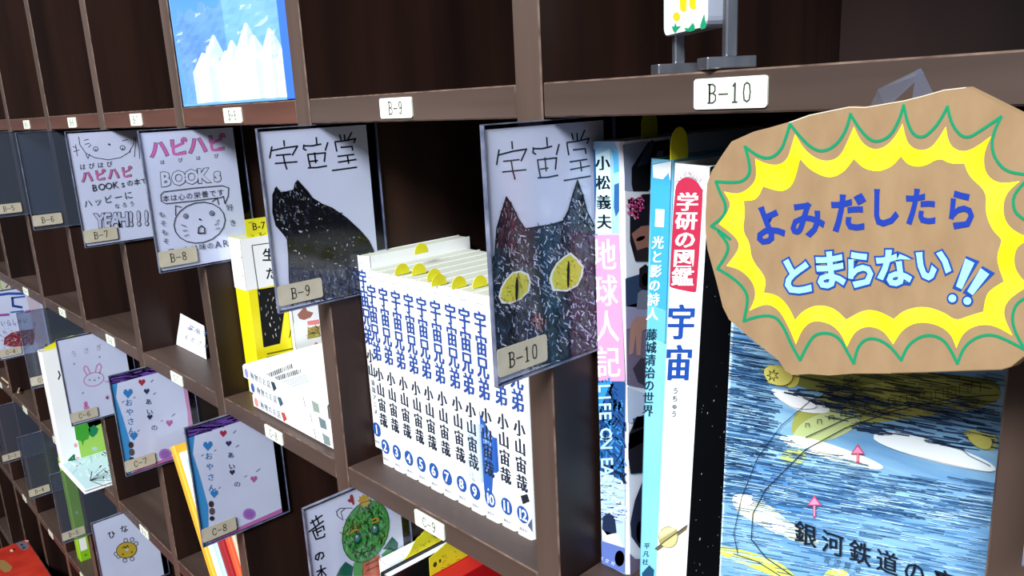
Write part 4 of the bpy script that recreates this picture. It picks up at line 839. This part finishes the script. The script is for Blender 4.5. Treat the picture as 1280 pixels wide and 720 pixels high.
# ================================================================== C-9 cell: books with yellow markers (D shelf)
ZD = -2*RP
def topz(px, py, y): return aty(px, py, y).z
cols = [('F1F2F6', 'white paperback, leftmost of the books beneath the comic row', .0155, .224, 0, .020), ('C9E4EE', 'thin pale blue book beside the white paperback', .006, .222, 0, .016), ('E49AC8', 'thin pink booklet in the lower group of books', .007, .226, 0, .008), ('101014', 'black covered book with pale page edges in the lower group', .013, .232, 1, .002)]
xx = -.2625
BOOKS9 = []
for i, (c, lbl, th, h, f_, y_) in enumerate(cols):
    b = book(['white_paperback', 'blue_booklet', 'pink_booklet', 'black_book'][i], lbl, (xx, y_, ZD+.0002), (0, 0, 0), th, .092 if i == 3 else .130, h, pmat('cover_'+c, c, c, 10, .35, .45), pages=PAPER, hard=1 if f_ else 0)
    BOOKS9.append((xx, th, h)); xx += th+.0006
for i, (x, y0, wv_, h, lbl) in enumerate([(BOOKS9[0][0]+BOOKS9[0][1], .040, .060, .224, 'rounded yellow marker sheet farther back among the lower books'), (BOOKS9[1][0]+BOOKS9[1][1], .024, .075, .226, 'large rounded yellow marker sheet leaning on the lower books')]):
    m = MB(); m.prism(smooth([(0, 0), (wv_, 0), (wv_, h*1.0), (wv_*.8, h*1.02), (wv_*.66, h*1.02), (wv_*.55, h*1.075), (wv_*.35, h*1.075), (wv_*.22, h*1.01), (0, h*.985)], True, 2, 80), 'x', 0, .0004)
    o = m.build('marker_sheet', YEL); o.location = (x+.0001, y0, ZD+.0002)
    o['label'] = lbl; o['category'] = 'marker'; o['group'] = 'yellow marker sheets among the lower books'
    XF[o.name] = Matrix.Translation(o.location); a = Art(o, (.0004, 0, h), (0, 1, 0), (0, 0, -1), uv=True); a.ell(.006, .004, .0018, .0022, '4A4A14').scrib([(.01, -.008), (wv_*.8, -.008), (wv_*.8, .004), (.01, .004)], '8A8618', 14, .003, .0006, .3, 1); a.done('lettering')
xr = -.2065
m = MB(); m.prism([(0, .0), (.06, 0), (.06, .245), (.036, .249), (.006, .240)], 'x', 0, .0004)
o = m.build('marker_sheet', YEL); o.location = (xr, .034, ZD+.0002)
o['label'] = 'tall flat yellow sheet with small writing against the red book'; o['category'] = 'marker'; o['group'] = 'yellow marker sheets among the lower books'
XF[o.name] = Matrix.Translation(o.location)
a = Art(o, (.0004, 0, .247), (0, 1, 0), (0, 0, -1), uv=True); a.ell(.012, .016, .0022, .0026, '3A3A14').ell(.018, .015, .0013, .0018, '3A3A14').scrib([(.02, .01), (.055, .01), (.055, .03), (.02, .03)], '8A8618', 22, .004, .0006, .2, 1); a.done('lettering')
RB = book('red_book', 'red book half hidden by a yellow sheet, beneath the comic row', (xr+.0008, .028, ZD+.0002), (0, 0, 0), .022, .150, .222, pmat('red_cover', 'A81018', 'B8161C', 10, .35, .45), pages=pmat('red_pages', 'B0201E', 'C03028', 10, .6, .2))
WB = book('ivory_book', 'ivory book at the right end of the lower group, mostly cut off', (-.160, .035, ZD+.0002), (0, 0, 0), .02, .14, .215, pmat('ivory_cover', 'D9DACB', 'E2E3D6', 10, .4, .4), pages=PAPER)
# ================================================================== C-8 cell: slanting coloured books (D shelf)
Yb = .006
pa, pb = aty(212, 560, Yb), aty(262, 720, Yb)
lean = math.atan2(pa.x-pb.x, pa.z-pb.z)
x = pb.x+(pb.x-pa.x)/(pb.z-pa.z)*(ZD-pb.z)
specs = [('E8B53A', 'amber', 'amber spined tall book, leftmost of the slanting books', .017, pa.z, .0), ('F2F4F8', 'white', 'white book slanting against the amber one', .013, -.43, .004),
         ('B9DCEE', 'pale_blue', 'pale blue book among the slanting books', .016, -.45, .006), ('9C1E2A', 'dark_red', 'dark red book among the slanting books', .022, -.46, .008), ('E0603A', 'orange', 'orange book among the slanting books', .015, -.47, .012), ('C9C2A8', 'beige', 'beige booklet, rightmost of the slanting books', .009, -.46, .016)]
for i, (c, nm, lbl, th, zt, dy) in enumerate(specs):
    h = (pa.z-ZD)/math.cos(lean)*(1-.02*i)
    b = book(nm+'_book', lbl, (x, Yb+dy, ZD+.0003), (0, lean, 0), th, .17, h, pmat('cover_'+c, c, c, 10, .4, .4), pages=PAPER)
    x += th/math.cos(lean)+.0004
q = aty(256, 516, .12)
LB = book('light_blue_book', 'light blue book standing deep in the cell, its top showing above the purple edged card', (q.x-.045, .12, ZD+.0003), (0, 0, 0), .04, .12, q.z-ZD, pmat('cover_light_blue', '6FB8DC', '7CC4E6', 10, .4, .4), pages=PAPER)
# ================================================================== column 5: standing picture book on a lying one, green book
m = MB()
LY = thing('lying_picture_book', 'white rimmed snowy picture book lying over the shelf edge', 'book', (-1.306, -.034, ZD+.0002))
LX = .166
m = MB(); m.box(0, LX, 0, .20, 0, .0012); m.box(0, LX, 0, .20, .0058, .0070); m.box(0, .0012, 0, .20, 0, .007); m.build('cover', GLOSSW, LY)
m = MB(); m.box(.002, LX-.002, .002, .198, .0013, .0057); m.build('pages', PAPER, LY)
a = Art(LY, (0, 0, .0070), (1, 0, 0), (0, -1, 0), uv=True)
a.rect(.004, -.196, LX-.004, -.004, 'B9D8DC').layer(); a.scrib([(.01, -.19), (LX-.01, -.19), (LX-.01, -.01), (.01, -.01)], ['DDECEE', '9CC2C8', 'CBE2E6'], 120, .03, .003, .3, .6).layer()
for k in range(9): a.line([(LX-.035, -.02), (LX-.035-.04*math.cos(k*.35+.2), -.02-.07*math.sin(k*.35+.2))], .0016, '3E4E4A')
a.done('cover_print')
SBK = book('white_picture_book', 'tall white picture book with green trees on its cover, number 4 on it', (-1.318, -.030, ZD+.0074), (0, 0, 0), .024, .185, .225, GLOSSW)
a = Art(SBK, (.024, 0, .225), (0, 1, 0), (0, 0, -1)); a.clip = (.0002, .0002, .1845, .2245)
K = lambda pts: cr(30, 440, 3.6, pts)
a.poly(K([(222, 300), (450, 270), (470, 470), (262, 500)]), '9CC85A').poly(K([(222, 300), (345, 285), (350, 320), (300, 345), (235, 350)]), '9CC9EA').layer()
a.poly(K([(225, 330), (250, 312), (285, 320), (298, 350), (290, 390), (270, 400), (265, 425), (258, 402), (235, 395)]), '3E9A32').poly(K([(290, 345), (315, 328), (335, 345), (330, 365), (310, 385), (295, 375)]), '1F7A52').poly(K([(262, 500), (470, 470), (480, 560), (275, 590)]), 'C6DDD8').layer()
a.ell(*K([(318, 435)])[0], 4, 2.5, 'A9C8C0').ell(*K([(232, 420)])[0], 2, 2.6, 'E8A0A0').ell(*K([(242, 480)])[0], 2.4, 2.6, 'E8B4B8')
a.txt('4', (90, 574), (90.1, 574), 13, 11, '1E6E46', .05).line([(73, 464), (75, 469), (73, 474)], 1.6, '2A2A34'); a.done('cover_print')
m = MB(); m.prism([(0, 0), (.07, 0), (.07, .014), (.05, .018), (.03, .016), (0, .006)], 'x', 0, .0004)
o = m.build('marker_sheet', YEL); o.location = (-1.306, -.020, ZD+.0074+.2235); o['label'] = 'yellow marker on top of the tall white picture book'; o['category'] = 'marker'
ZE = -3*RP
q = atz(98, 697, ZE)
GR = book('green_book', 'slim bright green book with a white sticker low on its spine', (-1.5580, .012, ZE+.0002), (0, 0, 0), .028, .022, .250, pmat('lime_cover', '86BE1E', '98CC2C', 10, .4, .4))
a = Art(GR, (.028, 0, .250), (0, 1, 0), (0, 0, -1), uv=True)
a.poly([(.004, .195), (.018, .195), (.018, .225), (.004, .225)], 'EEF2EE').ell(.012, .238, .003, .003, '5A8A1A').ell(.011, .13, .0022, .004, 'D6E8C0'); a.done('spine_print')
# wooden sticks at left
for i, (p, q) in enumerate([((5, 484), (33, 459)), ((14, 478), (30, 481)), ((23, 493), (35, 462)), ((3, 476), (8, 483))]):
    A_ = atz(*p, ZD+.003); B_ = atz(*q, ZD+.003+.001*i)
    A_ = Vector((A_.x, max(A_.y, .004), ZD+.0016+.0032*i)); B_ = Vector((B_.x, max(B_.y, .006), ZD+.0016+.0032*i))
    L_ = (B_-A_).length; m = MB(); m.cyl((0, 0), .0022, 'x', 0, L_, 10)
    o = m.build('wooden_stick', pmat('pale_stick', 'B59A7C', 'CDB598', 60, .6, .3)); o.location = A_; o.rotation_euler = (0, 0, math.atan2(B_.y-A_.y, B_.x-A_.x))
    o['label'] = ['longest pale wooden stick on the shelf at the left edge', 'short wooden stick lying across the others at the left', 'upright looking wooden stick nearest the white book', 'wooden stick end at the very left edge'][i]; o['category'] = 'stick'; o['group'] = 'wooden sticks on the left shelf'
# ================================================================== red crate in the foreground left
zr = -1.12
q1 = atz(33, 674, zr)
m = MB(); RX0 = q1.x; RY1 = min(q1.y, -.006)
CR_ = thing('red_crate', 'scuffed red painted wooden box in the lower left corner', 'box', (RX0, RY1, FL))
H = zr-FL; LX_ = .75; LY_ = .55
RED = pmat('scuffed_red_paint', 'A82414', 'C23420', 18, .5, .4, .2)
m.box(0, LX_, -LY_, -LY_+.02, 0, H-.018); m.box(0, LX_, -.02, 0, 0, H-.018); m.box(0, .02, -LY_+.02, -.02, 0, H-.018); m.box(LX_-.02, LX_, -LY_+.02, -.02, 0, H-.018); m.box(.02, LX_-.02, -LY_+.02, -.02, 0, .02)
m.build('sides', RED, CR_, .002, pmat('chipped_edge', 'B86A50', 'D8CDBE', 60, .6))
m = MB(); m.box(-.002, LX_+.002, -LY_-.002, .002, H-.018, H); m.build('lid', RED, CR_, .0025, MATS['chipped_edge'])
a = Art(CR_, (0, 0, H), (1, 0, 0), (0, -1, 0))
K = lambda pts: cr(0, 640, 9.0, pts)
a.poly(K([(180, 350), (230, 330), (310, 350), (330, 400), (290, 430), (240, 420), (205, 390)]), '62606E').layer().ell(*K([(245, 370)])[0], 1.8, 1.4, '2C2C3A').ell(*K([(268, 402)])[0], 2, 1.4, '2C2C3A').ell(*K([(130, 435)])[0], 2, 1.6, 'E0B8A8').ell(*K([(158, 420)])[0], 1.8, 1.2, '5A1410')
a.poly(K([(0, 540), (50, 545), (110, 590), (140, 620), (110, 670), (50, 680), (0, 640)]), '8E7040').poly(K([(275, 318), (320, 318), (325, 335), (290, 338)]), 'A8A49A'); a.done('paint_marks')
